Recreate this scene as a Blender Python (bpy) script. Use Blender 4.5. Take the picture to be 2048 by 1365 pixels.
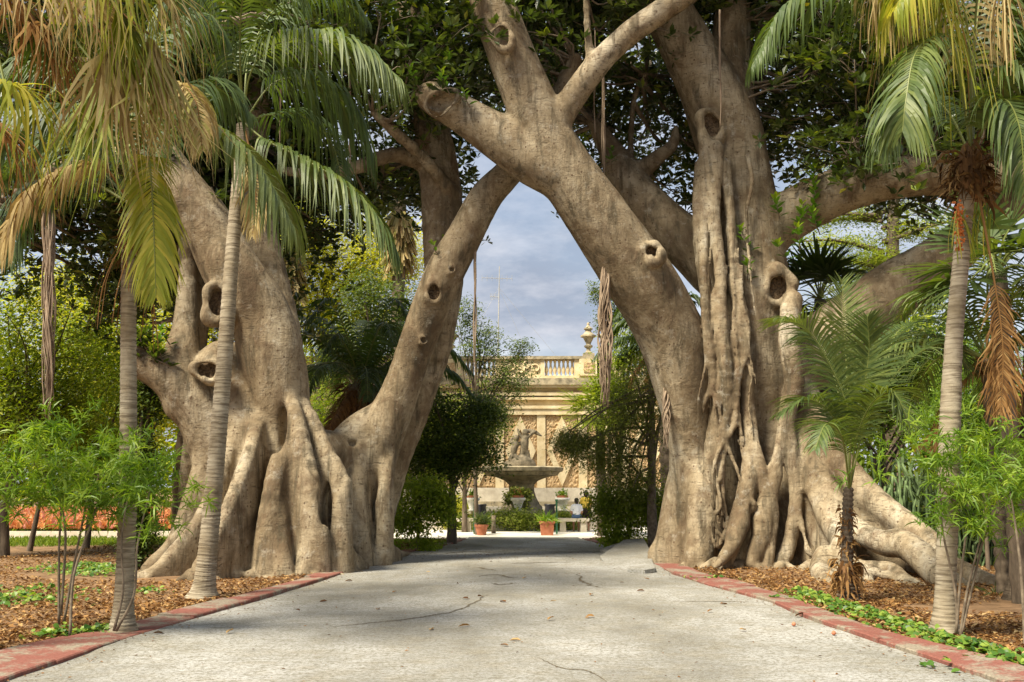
import bpy, math, random
import numpy as np
from mathutils import Vector
random.seed(7); RNG = np.random.default_rng(7)
SC = bpy.context.scene
for o in list(bpy.data.objects): bpy.data.objects.remove(o)
C = SC.collection

# ---------------------------------------------------------------- camera
F_PX, CX, CY = 1991.0, 1024.0, 682.5          # the photograph's pixels, 2048 x 1365
CAM_H, HORIZON = 1.65, 977.0
PITCH = math.atan((HORIZON - CY) / F_PX)
cam_d = bpy.data.cameras.new('camera'); cam = bpy.data.objects.new('camera', cam_d); C.objects.link(cam)
cam.location = (0, 0, CAM_H); cam.rotation_euler = (math.pi/2 + PITCH, 0, 0)
cam_d.sensor_width = 36.0; cam_d.lens = 36.0 * F_PX / 2048.0; cam_d.clip_end = 3000; cam_d.clip_start = 0.1
SC.camera = cam
SC.render.resolution_x = 1024; SC.render.resolution_y = 682

# ---------------------------------------------------------------- sky, sun, exposure
SUN_AZ, SUN_EL = math.radians(226), math.radians(54)      # azimuth from +Y clockwise: behind the camera, to its left
W = bpy.data.worlds.new('World'); SC.world = W; W.use_nodes = True
nt = W.node_tree; nt.nodes.clear()
def wn(t, **k):
    n = nt.nodes.new(t)
    for a, b in k.items(): setattr(n, a, b)
    return n
out = wn('ShaderNodeOutputWorld'); bg = wn('ShaderNodeBackground'); sky = wn('ShaderNodeTexSky')
sky.sky_type = 'NISHITA'; sky.sun_disc = False; sky.sun_elevation = SUN_EL; sky.sun_rotation = SUN_AZ
sky.air_density = 1.2; sky.dust_density = 2.0
bg.inputs['Strength'].default_value = 0.07
tc = wn('ShaderNodeTexCoord'); mp = wn('ShaderNodeMapping'); mp.inputs['Scale'].default_value = (1, 1, 2.6)
nz = wn('ShaderNodeTexNoise'); nz.inputs['Scale'].default_value = 3.2; nz.inputs['Detail'].default_value = 7; nz.inputs['Roughness'].default_value = .55
rp = wn('ShaderNodeValToRGB'); rp.color_ramp.elements[0].position = .34; rp.color_ramp.elements[1].position = .66
rp.color_ramp.elements[0].color = (.55, .55, .55, 1); rp.color_ramp.elements[1].color = (.97, .97, .97, 1)
cloud = wn('ShaderNodeMixRGB'); cloud.inputs['Color2'].default_value = (2.5, 2.75, 3.3, 1)     # grey-white cloud
nt.links.new(tc.outputs['Generated'], mp.inputs['Vector']); nt.links.new(mp.outputs['Vector'], nz.inputs['Vector'])
nt.links.new(nz.outputs['Fac'], rp.inputs['Fac']); nt.links.new(rp.outputs['Color'], cloud.inputs['Fac'])
nz2 = wn('ShaderNodeTexNoise'); nz2.inputs['Scale'].default_value = 7.5; nz2.inputs['Detail'].default_value = 8; nz2.inputs['Roughness'].default_value = .6
rp2 = wn('ShaderNodeValToRGB'); rp2.color_ramp.elements[0].position = .36; rp2.color_ramp.elements[1].position = .66
rp2.color_ramp.elements[0].color = (2.0, 2.3, 2.9, 1); rp2.color_ramp.elements[1].color = (4.3, 4.3, 4.6, 1)     # grey bellies to pale tops
nt.links.new(mp.outputs['Vector'], nz2.inputs['Vector']); nt.links.new(nz2.outputs['Fac'], rp2.inputs['Fac']); nt.links.new(rp2.outputs['Color'], cloud.inputs['Color2'])
nt.links.new(sky.outputs['Color'], cloud.inputs['Color1']); nt.links.new(cloud.outputs['Color'], bg.inputs['Color'])
nt.links.new(bg.outputs['Background'], out.inputs['Surface'])
sun_d = bpy.data.lights.new('sun', 'SUN'); sun = bpy.data.objects.new('sun', sun_d); C.objects.link(sun)
sun_d.energy = 3.4; sun_d.angle = math.radians(17); sun_d.color = (1, .905, .73)
SUN_V = Vector((math.sin(SUN_AZ)*math.cos(SUN_EL), math.cos(SUN_AZ)*math.cos(SUN_EL), math.sin(SUN_EL)))
sun.rotation_euler = SUN_V.to_track_quat('Z', 'Y').to_euler(); sun.location = SUN_V * 60
SC.view_settings.view_transform = 'Standard'; SC.view_settings.look = 'None'
SC.view_settings.exposure = 1.5; SC.view_settings.gamma = 1.0; SC.view_settings.use_curve_mapping = False
SC.cycles.max_bounces = 6; SC.cycles.diffuse_bounces = 4; SC.cycles.transparent_max_bounces = 4; SC.cycles.transmission_bounces = 3

# ---------------------------------------------------------------- pixel -> place
_s, _c = math.sin(PITCH), math.cos(PITCH)
def ray(px, py):
    x, y = (px - CX) / F_PX, (CY - py) / F_PX
    return np.array((x, _c - y*_s, _s + y*_c))
def P(px, py, Y):
    d = ray(px, py); return np.array((0, 0, CAM_H)) + d * (Y / d[1])
def G(px, py, z=0.0):
    d = ray(px, py); return np.array((0, 0, CAM_H)) + d * ((z - CAM_H) / d[2])
def R(px, Y): return px * Y / F_PX                       # a length in pixels at distance Y, in metres

# ---------------------------------------------------------------- scene helpers
def tag(o, label=None, cat=None, group=None, kind=None):
    if label: o['label'] = label
    if cat: o['category'] = cat
    if group: o['group'] = group
    if kind: o['kind'] = kind
    return o
def empty(name, loc, label, cat, group=None):
    o = bpy.data.objects.new(name, None); C.objects.link(o); o.location = tuple(loc); o.empty_display_size = .2
    return tag(o, label, cat, group)
def link(name, me, parent=None, mats=()):
    o = bpy.data.objects.new(name, me); C.objects.link(o)
    for m in mats: me.materials.append(m)
    if parent is not None:
        o.parent = parent
        off = np.zeros(3); p = parent
        while p is not None: off += np.array(p.location); p = p.parent
        o.location = tuple(-off)                          # meshes are written in world coordinates
    return o
class MB:
    """collects geometry (world coordinates) and links it as ONE mesh object"""
    def __init__(s): s.v = []; s.f = []; s.m = []; s.n = 0; s.a = []
    def add(s, v, f, mi=0, a=0.5):
        v = np.asarray(v, float).reshape(-1, 3)
        s.v.append(v); s.a.append(np.broadcast_to(np.asarray(a, float), (len(v),)))
        f = [np.asarray(f)] if isinstance(f, np.ndarray) else [np.asarray(q) for q in f]
        for q in f:
            q = np.atleast_2d(q); s.f.append(q + s.n); s.m.append(np.full(len(q), mi))
        s.n += len(v)
    def build(s, name, mats, parent=None, smooth=False, kind=None):
        mats = mats if isinstance(mats, (list, tuple)) else [mats]
        me = bpy.data.meshes.new(name); v = np.concatenate(s.v)
        me.vertices.add(len(v)); me.vertices.foreach_set('co', v.astype(np.float32).ravel())
        loops = np.concatenate([q.ravel() for q in s.f]).astype(np.int32)
        tot = np.concatenate([np.full(len(q), q.shape[1]) for q in s.f]); start = np.concatenate(([0], np.cumsum(tot)[:-1])).astype(np.int32)
        me.loops.add(len(loops)); me.loops.foreach_set('vertex_index', loops)
        me.polygons.add(len(tot)); me.polygons.foreach_set('loop_start', start)
        me.polygons.foreach_set('material_index', np.concatenate(s.m).astype(np.int32))
        me.update(calc_edges=True)
        at = me.attributes.new('v', 'FLOAT', 'POINT'); at.data.foreach_set('value', np.concatenate(s.a).astype(np.float32))
        me.polygons.foreach_set('use_smooth', np.full(len(tot), bool(smooth)))
        o = link(name, me, parent, mats)
        if kind: o['kind'] = kind
        return o
    # shapes
    def box(s, c, d, rz=0, mi=0, a=.5, taper=1.0):
        x, y, z = np.array(d)/2
        p = np.array([(-x,-y,-z),(x,-y,-z),(x,y,-z),(-x,y,-z),(-x*taper,-y*taper,z),(x*taper,-y*taper,z),(x*taper,y*taper,z),(-x*taper,y*taper,z)])
        cs, sn = math.cos(rz), math.sin(rz)
        p = np.stack([p[:,0]*cs-p[:,1]*sn, p[:,0]*sn+p[:,1]*cs, p[:,2]], 1) + np.array(c)
        s.add(p, np.array([(0,3,2,1),(4,5,6,7),(0,1,5,4),(1,2,6,5),(2,3,7,6),(3,0,4,7)]), mi, a)
    def tube(s, pts, rad, n=8, mi=0, a=.5, cap=True, jit=0):
        pts = np.asarray(pts, float); m = len(pts); rad = np.broadcast_to(np.asarray(rad, float), (m,))
        T = np.gradient(pts, axis=0); T /= np.linalg.norm(T, axis=1)[:, None] + 1e-9
        ref = np.array((1., 0, 0)) if abs(T[0][0]) < .8 else np.array((0, 1., 0))
        V = []
        ang = np.arange(n)*2*np.pi/n
        for i in range(m):
            u = ref - T[i]*ref.dot(T[i]); u /= np.linalg.norm(u)+1e-9; ref = u; w = np.cross(T[i], u)
            r = rad[i]*(1+jit*RNG.uniform(-1, 1, n))[:, None] if jit else rad[i]
            V.append(pts[i] + r*(np.cos(ang)[:,None]*u + np.sin(ang)[:,None]*w))
        V = np.concatenate(V); i = np.arange(m-1)[:,None]*n; j = np.arange(n)[None]; k = (j+1) % n
        Q = np.stack([i+j, i+k, i+n+k, i+n+j], -1).reshape(-1, 4)
        s.add(V, [Q] + ([np.arange(n)[::-1][None], (np.arange(n)+(m-1)*n)[None]] if cap else []), mi, a)
    def lathe(s, c, prof, n=24, mi=0, a=.5, phase=0):
        prof = np.array(prof, float); m = len(prof); ang = phase+np.arange(n)*2*np.pi/n
        V = np.stack([prof[:,0][:,None]*np.cos(ang), prof[:,0][:,None]*np.sin(ang), np.repeat(prof[:,1][:,None], n, 1)], -1).reshape(-1,3) + np.array(c)
        i = np.arange(m-1)[:,None]*n; j = np.arange(n)[None]; k = (j+1) % n
        s.add(V, [np.stack([i+j, i+k, i+n+k, i+n+j], -1).reshape(-1,4), np.arange(n)[::-1][None], (np.arange(n)+(m-1)*n)[None]], mi, a)
def smooth_path(pts, n):
    """Catmull-Rom through the points"""
    p = np.asarray(pts, float); p = np.concatenate([[2*p[0]-p[1]], p, [2*p[-1]-p[-2]]]); k = len(p)-3
    t = np.linspace(0, k-1e-6, n); i = t.astype(int); u = (t-i)[:, None]
    a, b, c, d = p[i], p[i+1], p[i+2], p[i+3]
    return .5*((2*b)+(c-a)*u+(2*a-5*b+4*c-d)*u*u+(3*b-a-3*c+d)*u**3)
def unit(v): v = np.asarray(v, float); return v/(np.linalg.norm(v, axis=-1, keepdims=True)+1e-9)
def leaf_add(mb, pos, d, up, L, Wd, a, mi=0, fold=.25, shape=4):
    """many leaves: folded blades with base at pos, pointing along d"""
    pos = np.asarray(pos, float); N = len(pos); d = unit(d); s = unit(np.cross(d, up)); nrm = np.cross(s, d)
    L = np.broadcast_to(L, (N,))[:,None]; Wd = np.broadcast_to(Wd, (N,))[:,None]; a = np.broadcast_to(a, (N,))
    if shape == 4:
        V = np.stack([pos, pos+d*L*.5+s*Wd*.5+nrm*Wd*fold, pos+d*L, pos+d*L*.5-s*Wd*.5+nrm*Wd*fold], 1)
        T = np.array([(0,1,2),(0,2,3)]); k = 4
    else:
        V = np.stack([pos, pos+d*L*.3+s*Wd*.46+nrm*Wd*fold, pos+d*L*.68+s*Wd*.4+nrm*Wd*fold*.7, pos+d*L-nrm*L*.08,
                      pos+d*L*.68-s*Wd*.4+nrm*Wd*fold*.7, pos+d*L*.3-s*Wd*.46+nrm*Wd*fold, pos+d*L*.5], 1)
        T = np.array([(0,1,6),(1,2,6),(2,3,6),(3,4,6),(4,5,6),(5,0,6)]); k = 7
    Fc = (np.arange(N)[:,None,None]*k + T[None]).reshape(-1,3)
    mb.add(V.reshape(-1,3), Fc, mi, np.repeat(a, k))
# ---------------------------------------------------------------- materials
class NT:
    def __init__(s, name):
        s.m = bpy.data.materials.new(name); s.m.use_nodes = True; s.t = s.m.node_tree; s.t.nodes.clear()
        s.o = s.n('ShaderNodeOutputMaterial'); s.b = s.n('ShaderNodeBsdfPrincipled'); s.l(s.b, 0, s.o, 'Surface')
    def n(s, t, **k):
        n = s.t.nodes.new(t)
        for a, b in k.items():
            if a in n.inputs: n.inputs[a].default_value = b
            else: setattr(n, a, b)
        return n
    def l(s, a, ao, b, bi): s.t.links.new(a.outputs[ao], b.inputs[bi]); return b
    def coord(s, scale=(1,1,1), out='Object'):
        t = s.n('ShaderNodeTexCoord'); m = s.n('ShaderNodeMapping'); m.inputs['Scale'].default_value = scale
        s.l(t, out, m, 'Vector'); return m
    def noise(s, sc, detail=5, rough=.6, scale=(1,1,1), dist=0):
        n = s.n('ShaderNodeTexNoise'); n.inputs['Scale'].default_value = sc; n.inputs['Detail'].default_value = detail
        n.inputs['Roughness'].default_value = rough; n.inputs['Distortion'].default_value = dist
        s.l(s.coord(scale), 'Vector', n, 'Vector'); return n
    def ramp(s, src, o, stops, interp='LINEAR'):
        r = s.n('ShaderNodeValToRGB'); e = r.color_ramp.elements; r.color_ramp.interpolation = interp
        while len(e) < len(stops): e.new(.5)
        for q, (p, c) in zip(e, stops):
            q.position = p; q.color = (*c, 1) if not isinstance(c, (int, float)) else (c, c, c, 1)
        s.l(src, o, r, 'Fac'); return r
    def mix(s, f, a, b, mode='MIX'):
        m = s.n('ShaderNodeMixRGB', blend_type=mode)
        for inp, q in (('Fac', f), ('Color1', a), ('Color2', b)):
            if isinstance(q, tuple) and hasattr(q[0], 'outputs'): s.l(q[0], q[1], m, inp)
            elif isinstance(q, (int, float)): m.inputs[inp].default_value = q if inp == 'Fac' else (q, q, q, 1)
            else: m.inputs[inp].default_value = (*q, 1)
        return m
    def bump(s, src, o, strength, dist=.02, prev=None):
        b = s.n('ShaderNodeBump'); b.inputs['Strength'].default_value = strength; b.inputs['Distance'].default_value = dist
        s.l(src, o, b, 'Height')
        if prev is not None: s.l(prev, 'Normal', b, 'Normal')
        return b
    def done(s, col=None, rough=.8, bump=None, spec=.3):
        if col is not None:
            if isinstance(col, tuple): s.b.inputs['Base Color'].default_value = (*col, 1)
            else: s.l(col, 'Color', s.b, 'Base Color')
        s.b.inputs['Roughness'].default_value = rough; s.b.inputs['Specular IOR Level'].default_value = spec
        if bump is not None: s.l(bump, 'Normal', s.b, 'Normal')
        return s.m
M = {}
SUN_N = np.array(SUN_V)
def toward_light(r, d, amount=.75, noise=.45):
    """leaf blades turn their faces to the light: returns (direction, face normal)"""
    up = unit(SUN_N*.8 + np.array((0,0,.45)) + r.normal(size=d.shape)*noise); return unit(d - up*(d*up).sum(1)[:,None]*amount), up
def leaf_mat(name, stops, trans=.4, rough=.45, spec=.4, tint=(1.5, 1.5, .35)):
    t = NT(name); a = t.n('ShaderNodeAttribute', attribute_name='v'); r = t.ramp(a, 'Fac', stops)
    t.done(r, rough, None, spec)
    tr = t.n('ShaderNodeBsdfTranslucent'); m = t.mix(1.0, (r, 'Color'), tint, 'MULTIPLY'); t.l(m, 'Color', tr, 'Color')
    mx = t.n('ShaderNodeMixShader'); mx.inputs[0].default_value = trans
    t.l(t.b, 0, mx, 1); t.l(tr, 0, mx, 2); t.l(mx, 0, t.o, 'Surface'); M[name] = t.m
def fig_bark():
    t = NT('fig_bark')
    big = t.noise(.8, 7, .66, (1, 1, .7), .5); mid = t.noise(2.4, 8, .72, (1, 1, .8), .6); wr = t.noise(2.2, 6, .6, (1, 1, 6), 1.6); fine = t.noise(26, 5, .75); run = t.noise(2.4, 6, .7, (1.8, 1.8, .2), .3)
    base = t.ramp(big, 'Fac', [(.33, (.10,.070,.040)), (.43, (.20,.150,.088)), (.51, (.30,.238,.150)), (.59, (.38,.315,.212)), (.69, (.47,.415,.31))])
    c1 = t.mix((t.ramp(mid, 'Fac', [(.50, 0.0), (.64, .75)]), 'Color'), (base, 'Color'), (.135,.088,.05))
    c1 = t.mix((t.ramp(run, 'Fac', [(.36, .8), (.50, 0.0)]), 'Color'), (c1, 'Color'), (.075,.06,.036))
    patch = t.ramp(mid, 'Fac', [(.40, 1.0), (.52, 0.0)]); wl = t.ramp(wr, 'Fac', [(.33, .8), (.42, 0.0)]); wm = t.mix(1.0, (patch, 'Color'), (wl, 'Color'), 'MULTIPLY')
    c2 = t.mix((wm, 'Color'), (c1, 'Color'), (.09,.065,.038))
    c3 = t.mix((t.ramp(fine, 'Fac', [(.30, .7), (.38, 0.0)]), 'Color'), (c2, 'Color'), (.075,.05,.03))
    lich = t.noise(3.6, 9, .78); c4 = t.mix((t.ramp(lich, 'Fac', [(.55, 0.0), (.66, .4)]), 'Color'), (c3, 'Color'), (.50,.465,.375))
    lines = t.noise(5.5, 6, .7, (1, 1, 7), .8); ll = t.ramp(lines, 'Fac', [(.36, .85), (.43, 0.0)]); pm = t.ramp(big, 'Fac', [(.42, 0.15), (.60, .9)]); lm = t.mix(1.0, (ll, 'Color'), (pm, 'Color'), 'MULTIPLY')
    c4 = t.mix((lm, 'Color'), (c4, 'Color'), (.10,.072,.045))
    sp = t.n('ShaderNodeTexVoronoi'); sp.inputs['Scale'].default_value = 7.5; t.l(t.coord((1, 1, .8)), 'Vector', sp, 'Vector'); sd = t.ramp(sp, 'Distance', [(.10, .85), (.17, 0.0)])
    c4 = t.mix((sd, 'Color'), (c4, 'Color'), (.10,.06,.035))
    vs = t.noise(7, 5, .7, (2.2, 2.2, .25)); c4 = t.mix((t.ramp(vs, 'Fac', [(.34, .5), (.44, 0.0)]), 'Color'), (c4, 'Color'), (.12,.085,.05))
    b = t.bump(wm, 'Color', .5, -.04); b = t.bump(lm, 'Color', .5, -.02, b); b = t.bump(mid, 'Fac', .6, .10, b); b = t.bump(fine, 'Fac', .5, .016, b); b = t.bump(vs, 'Fac', .35, .03, b)
    M['fig'] = t.done(c4, .82, b, .2)
fig_bark()
def simple(name, c0, c1, sc=6, rough=.8, bs=.4, bd=.02, scale=(1,1,1), spec=.3, lo=.35, hi=.65):
    t = NT(name); n = t.noise(sc, 6, .65, scale); r = t.ramp(n, 'Fac', [(lo, c0), (hi, c1)])
    M[name] = t.done(r, rough, t.bump(n, 'Fac', bs, bd), spec)
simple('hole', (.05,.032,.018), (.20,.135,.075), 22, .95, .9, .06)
simple('aerial', (.16,.11,.07), (.38,.29,.20), 9, .85, .6, .02, (1,1,.25))
simple('twig', (.10,.075,.05), (.25,.20,.14), 8, .85, .4, .02)
simple('dark_bark', (.06,.045,.03), (.17,.13,.09), 7, .9, .8, .04, (1,1,.3))
simple('soil', (.13,.075,.035), (.27,.165,.085), 3.5, .95, .7, .04)
simple('stone', (.54,.42,.23), (.74,.63,.41), 1.6, .85, .4, .02)
simple('stone_weathered', (.10,.09,.065), (.44,.37,.24), 2.6, .9, .6, .03, lo=.3, hi=.6)
simple('statue', (.07,.06,.04), (.22,.18,.12), 5, .9, .5, .03)
simple('pale_stone', (.48,.42,.32), (.66,.60,.48), 3, .85, .4, .02)
simple('plaza', (.62,.57,.47), (.74,.70,.60), 2, .9, .3, .02)
simple('terracotta', (.36,.12,.06), (.50,.20,.11), 6, .8, .3, .01)
simple('fibre', (.07,.035,.015), (.26,.14,.06), 10, .95, .9, .03, (1,1,.2))
simple('metal', (.32,.32,.31), (.50,.49,.46), 8, .5, .1, .01)
simple('green_paint', (.015,.06,.03), (.03,.10,.05), 5, .5, .1, .01)
simple('black_bag', (.012,.012,.016), (.03,.03,.04), 6, .35, .6, .03)
simple('skin', (.38,.20,.12), (.46,.26,.17), 5, .6, .1, .01)
simple('hair', (.012,.008,.006), (.04,.025,.018), 20, .6, .5, .01)
simple('white_cloth', (.66,.68,.76), (.78,.80,.86), 4, .9, .3, .02)
simple('blue_cloth', (.05,.09,.18), (.10,.16,.28), 6, .9, .3, .02)
simple('yellow_cloth', (.62,.42,.05), (.75,.55,.10), 5, .9, .3, .02)
simple('cactus', (.05,.09,.03), (.17,.24,.10), 5, .8, .4, .02)
simple('white_paint', (.68,.66,.60), (.78,.76,.70), 4, .8, .2, .01)
def concrete():
    t = NT('concrete'); big = t.noise(.45, 6, .6, (1, .6, 1)); mid = t.noise(2.2, 7, .7); fine = t.noise(24, 7, .85); st = t.noise(11, 6, .75, (.45, 1.3, 1)); grit = t.noise(60, 4, .75)
    base = t.ramp(big, 'Fac', [(.36, (.19,.184,.162)), (.5, (.32,.316,.29)), (.62, (.46,.457,.435))])
    c = t.mix((t.ramp(mid, 'Fac', [(.48, 0.0), (.72, .55)]), 'Color'), (base, 'Color'), (.30,.26,.18))
    c = t.mix((t.ramp(st, 'Fac', [(.36, .65), (.50, 0.0)]), 'Color'), (c, 'Color'), (.19,.17,.12))
    c = t.mix((t.ramp(fine, 'Fac', [(.42, .9), (.52, 0.0)]), 'Color'), (c, 'Color'), (.15,.135,.095))
    c = t.mix((t.ramp(grit, 'Fac', [(.58, 0.0), (.68, .7)]), 'Color'), (c, 'Color'), (.66,.64,.56))
    b = t.bump(fine, 'Fac', .8, .014); b = t.bump(st, 'Fac', .6, .03, b)
    M['concrete'] = t.done(c, .9, b, .2)
concrete()
def kerb():
    t = NT('kerb'); n = t.noise(1.3, 9, .78); f = t.noise(28, 5, .8)
    con = t.ramp(f, 'Fac', [(.35, (.15,.125,.09)), (.6, (.31,.265,.20))]); red = t.ramp(f, 'Fac', [(.3, (.14,.045,.034)), (.62, (.255,.088,.066))])
    c = t.mix((t.ramp(n, 'Fac', [(.44, 0.0), (.52, .92)]), 'Color'), (con, 'Color'), (red, 'Color'))
    M['kerb'] = t.done(c, .85, t.bump(f, 'Fac', .5, .01), .25)
kerb()
def rubble():
    t = NT('rubble'); v = t.n('ShaderNodeTexVoronoi'); v.inputs['Scale'].default_value = 7; t.l(t.coord(), 'Vector', v, 'Vector')
    n = t.noise(9, 5, .7)
    c = t.ramp(n, 'Fac', [(.3, (.30,.18,.09)), (.5, (.47,.33,.18)), (.7, (.64,.50,.29))])
    M['rubble'] = t.done(c, .9, t.bump(v, 'Distance', .8, .05), .2)
rubble()
def water():
    t = NT('water'); n = t.noise(3, 3, .5); t.b.inputs['Base Color'].default_value = (.05,.045,.02,1)
    M['water'] = t.done(None, .06, t.bump(n, 'Fac', .08, .02), .5)
water()
def palm_bark():
    t = NT('palm_bark'); n = t.noise(2.2, 5, .6); w = t.noise(3.0, 4, .6, (1, 1, 14), .3); f = t.noise(30, 4, .7)
    base = t.ramp(n, 'Fac', [(.35, (.22,.175,.11)), (.65, (.40,.35,.26))])
    c = t.mix((t.ramp(w, 'Fac', [(.40, .8), (.52, 0.0)]), 'Color'), (base, 'Color'), (.13,.10,.065))
    M['palm_bark'] = t.done(c, .85, t.bump(f, 'Fac', .4, .01), .2)
palm_bark()
leaf_mat('fig_leaf', [(0, (.024,.042,.012)), (.5, (.052,.082,.019)), (.8, (.10,.13,.028)), (.92, (.24,.30,.035)), (1, (.36,.28,.04))], .30, .32, .5)
leaf_mat('fig_shoot', [(0, (.04,.10,.015)), (.6, (.10,.20,.02)), (1, (.32,.42,.03))], .35, .35, .5)
leaf_mat('palm_green', [(0, (.04,.07,.02)), (.55, (.085,.13,.033)), (1, (.18,.22,.055))], .32, .5, .4)
leaf_mat('palm_yellow', [(0, (.16,.21,.03)), (.5, (.30,.34,.05)), (1, (.52,.46,.09))], .5, .5, .3, (1.25,1.25,.5))
leaf_mat('palm_dead', [(0, (.16,.10,.035)), (.35, (.34,.25,.095)), (.7, (.52,.42,.20)), (1, (.28,.28,.06))], .35, .65, .2, (1.1,1,.8))
leaf_mat('husk', [(0, (.05,.025,.01)), (.6, (.15,.08,.03)), (1, (.30,.19,.08))], .1, .8, .1, (1.1,1,.8))
leaf_mat('palm_brown', [(0, (.12,.055,.018)), (.6, (.28,.15,.05)), (1, (.42,.26,.10))], .3, .7, .2, (1.1,1,.8))
leaf_mat('shrub_leaf', [(0, (.06,.13,.014)), (.5, (.145,.25,.024)), (1, (.33,.43,.06))], .45, .45, .35)
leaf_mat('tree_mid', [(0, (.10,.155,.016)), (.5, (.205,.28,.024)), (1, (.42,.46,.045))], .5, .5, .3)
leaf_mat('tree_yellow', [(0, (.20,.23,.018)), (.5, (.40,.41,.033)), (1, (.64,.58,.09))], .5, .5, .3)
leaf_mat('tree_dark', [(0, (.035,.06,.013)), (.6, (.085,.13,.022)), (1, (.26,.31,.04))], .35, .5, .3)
leaf_mat('cedar', [(0, (.13,.19,.03)), (.5, (.25,.31,.06)), (1, (.46,.48,.13))], .4, .6, .2)
leaf_mat('cypress', [(0, (.08,.105,.03)), (.5, (.18,.21,.05)), (1, (.34,.36,.09))], .35, .6, .2)
leaf_mat('ivy', [(0, (.04,.11,.016)), (.5, (.105,.21,.028)), (1, (.28,.37,.06))], .35, .45, .4)
leaf_mat('litter', [(0, (.085,.038,.014)), (.4, (.215,.105,.035)), (.75, (.35,.195,.065)), (1, (.48,.34,.16))], .15, .7, .2, (1.1,1,.8))
leaf_mat('petal', [(0, (.60,.20,.06)), (.45, (.70,.36,.13)), (.7, (.64,.22,.20)), (1, (.74,.52,.25))], .35, .6, .2, (1,1,1))
leaf_mat('grass', [(0, (.08,.14,.015)), (1, (.24,.32,.04))], .4, .6, .2)
# ---------------------------------------------------------------- ground, path, plaza
L_IN = [(-420,1560),(28,1365),(207,1301),(344,1257),(482,1215),(551,1195),(700,1148),(745,1132),(830,1107),(905,1091),(935,1080)]
L_OUT = [(-560,1540),(0,1317),(103,1294),(234,1265),(361,1231),(448,1208),(551,1179),(680,1142),(728,1126),(812,1104),(890,1089),(920,1079)]
R_IN = [(2500,1560),(1961,1362),(1796,1305),(1658,1260),(1579,1228),(1545,1212),(1404,1172),(1345,1153),(1297,1128),(1270,1108),(1205,1092),(1160,1080)]
R_OUT = [(2620,1530),(2110,1372),(1985,1332),(1864,1301),(1727,1260),(1589,1205),(1486,1174),(1400,1153),(1348,1124),(1330,1107),(1225,1090),(1176,1079)]
gp = lambda L: np.array([G(*p) for p in L])
Lin, Lout, Rin, Rout = gp(L_IN), gp(L_OUT), gp(R_IN), gp(R_OUT)
def xat(line, y): return np.interp(y, line[:,1], line[:,0])
def bumps(x, y, s, seed=0):
    r = np.random.default_rng(seed); h = 0*x
    for k in range(10):
        a = r.uniform(0, 6.28); f = s*r.uniform(.5, 2); h = h + np.sin((x*np.cos(a)+y*np.sin(a))*f + r.uniform(0, 6.28))
    return h/10
PLAZA_Y = 33.0
def ground_z(x, y):
    side = np.maximum(xat(Lout, y)-x, x-xat(Rout, y))
    return np.where((y < PLAZA_Y), np.clip(side*.25, -.05, .05) + np.clip(side, 0, 1)*bumps(x, y, 2.2, 3)*.09 - .01, -.01)
def gridmesh(name, xs, ys, zf, mat, parent=None):
    X, Y = np.meshgrid(xs, ys); Z = zf(X, Y); V = np.stack([X, Y, Z], -1).reshape(-1, 3)
    n, m = len(ys), len(xs); i = np.arange(n-1)[:,None]*m; j = np.arange(m-1)[None]
    mb = MB(); mb.add(V, np.stack([i+j, i+j+1, i+j+m+1, i+j+m], -1).reshape(-1, 4)); return mb.build(name, mat, parent, True)
ax = np.concatenate([[-900,-300,-120,-60,-35], np.linspace(-22, 22, 150), [35,60,120,300,900]])
ay = np.concatenate([[-60,-20], np.linspace(-6, 34, 140), [40,55,80,150,400,1500]])
tag(gridmesh('ground', ax, ay, ground_z, M['soil']), kind='structure')
def path_strip():
    ys = np.concatenate([np.linspace(-5, 8, 12), np.linspace(8.2, 34, 170)]); u = np.linspace(0, 1, 70); V = []
    for y in ys:
        a, b = xat(Lin, y), xat(Rin, y); x = a + (b-a)*u
        V.append(np.stack([x, 0*x+y, .035 + bumps(x, 0*x+y, 1.6, 5)*.025 + np.exp(-((y-23)/2.5)**2)*.05*(.5+bumps(x, 0*x+y, 2.5, 8))], -1))
    V = np.array(V).reshape(-1, 3); n, m = len(ys), 70; i = np.arange(n-1)[:,None]*m; j = np.arange(m-1)[None]
    mb = MB(); mb.add(V, np.stack([i+j, i+j+1, i+j+m+1, i+j+m], -1).reshape(-1, 4)); return mb.build('path', M['concrete'], None, True)
path = tag(path_strip(), kind='structure')
def path_z(x, y): return .035 + bumps(x, y, 1.6, 5)*.025 + np.exp(-((y-23)/2.5)**2)*.05*(.5+bumps(x, y, 2.5, 8))
def kerbs(inn, outl, sgn):
    y = 6.5; k = 0
    while y < 32:
        ln = random.uniform(1.3, 2.6) if y < 20 else random.uniform(2, 3.5)
        y1 = min(y+ln, 32.5); ys = np.linspace(y+.006, y1-.006, 8); dz = random.uniform(-.012, .014); ti = random.uniform(-.012, .012)
        if sgn > 0 and 21.6 < y1 < 22.8: dz += .06
        a = xat(inn, ys); b = xat(outl, ys); b = np.where(abs(b-a) < .22, a - sgn*-.24, b)
        h = .075 + dz; V = []
        for q, (yy, xa, xb) in enumerate(zip(ys, a, b)):
            w = RNG.uniform(-.012, .012)
            V += [(xa+w, yy, -.03), (xa+w, yy, h+ti-.012), (xa+w+sgn*.014, yy, h+ti), (xb, yy, h-ti), (xb+sgn*.01, yy, -.05)]
        V = np.array(V); n = len(ys); i = np.arange(n-1)[:,None]*5; j = np.arange(4)[None]
        Q = np.stack([i+j, i+j+1, i+j+6, i+j+5], -1).reshape(-1, 4)
        if sgn > 0: Q = Q[:, ::-1]
        mb = MB(); mb.add(V, [Q, np.array([[0,1,2,3,4]]), np.array([[0,1,2,3,4]])[:, ::-1] + (n-1)*5]); mb.build('kerb_stone', M['kerb'], path); y = y1
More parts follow.
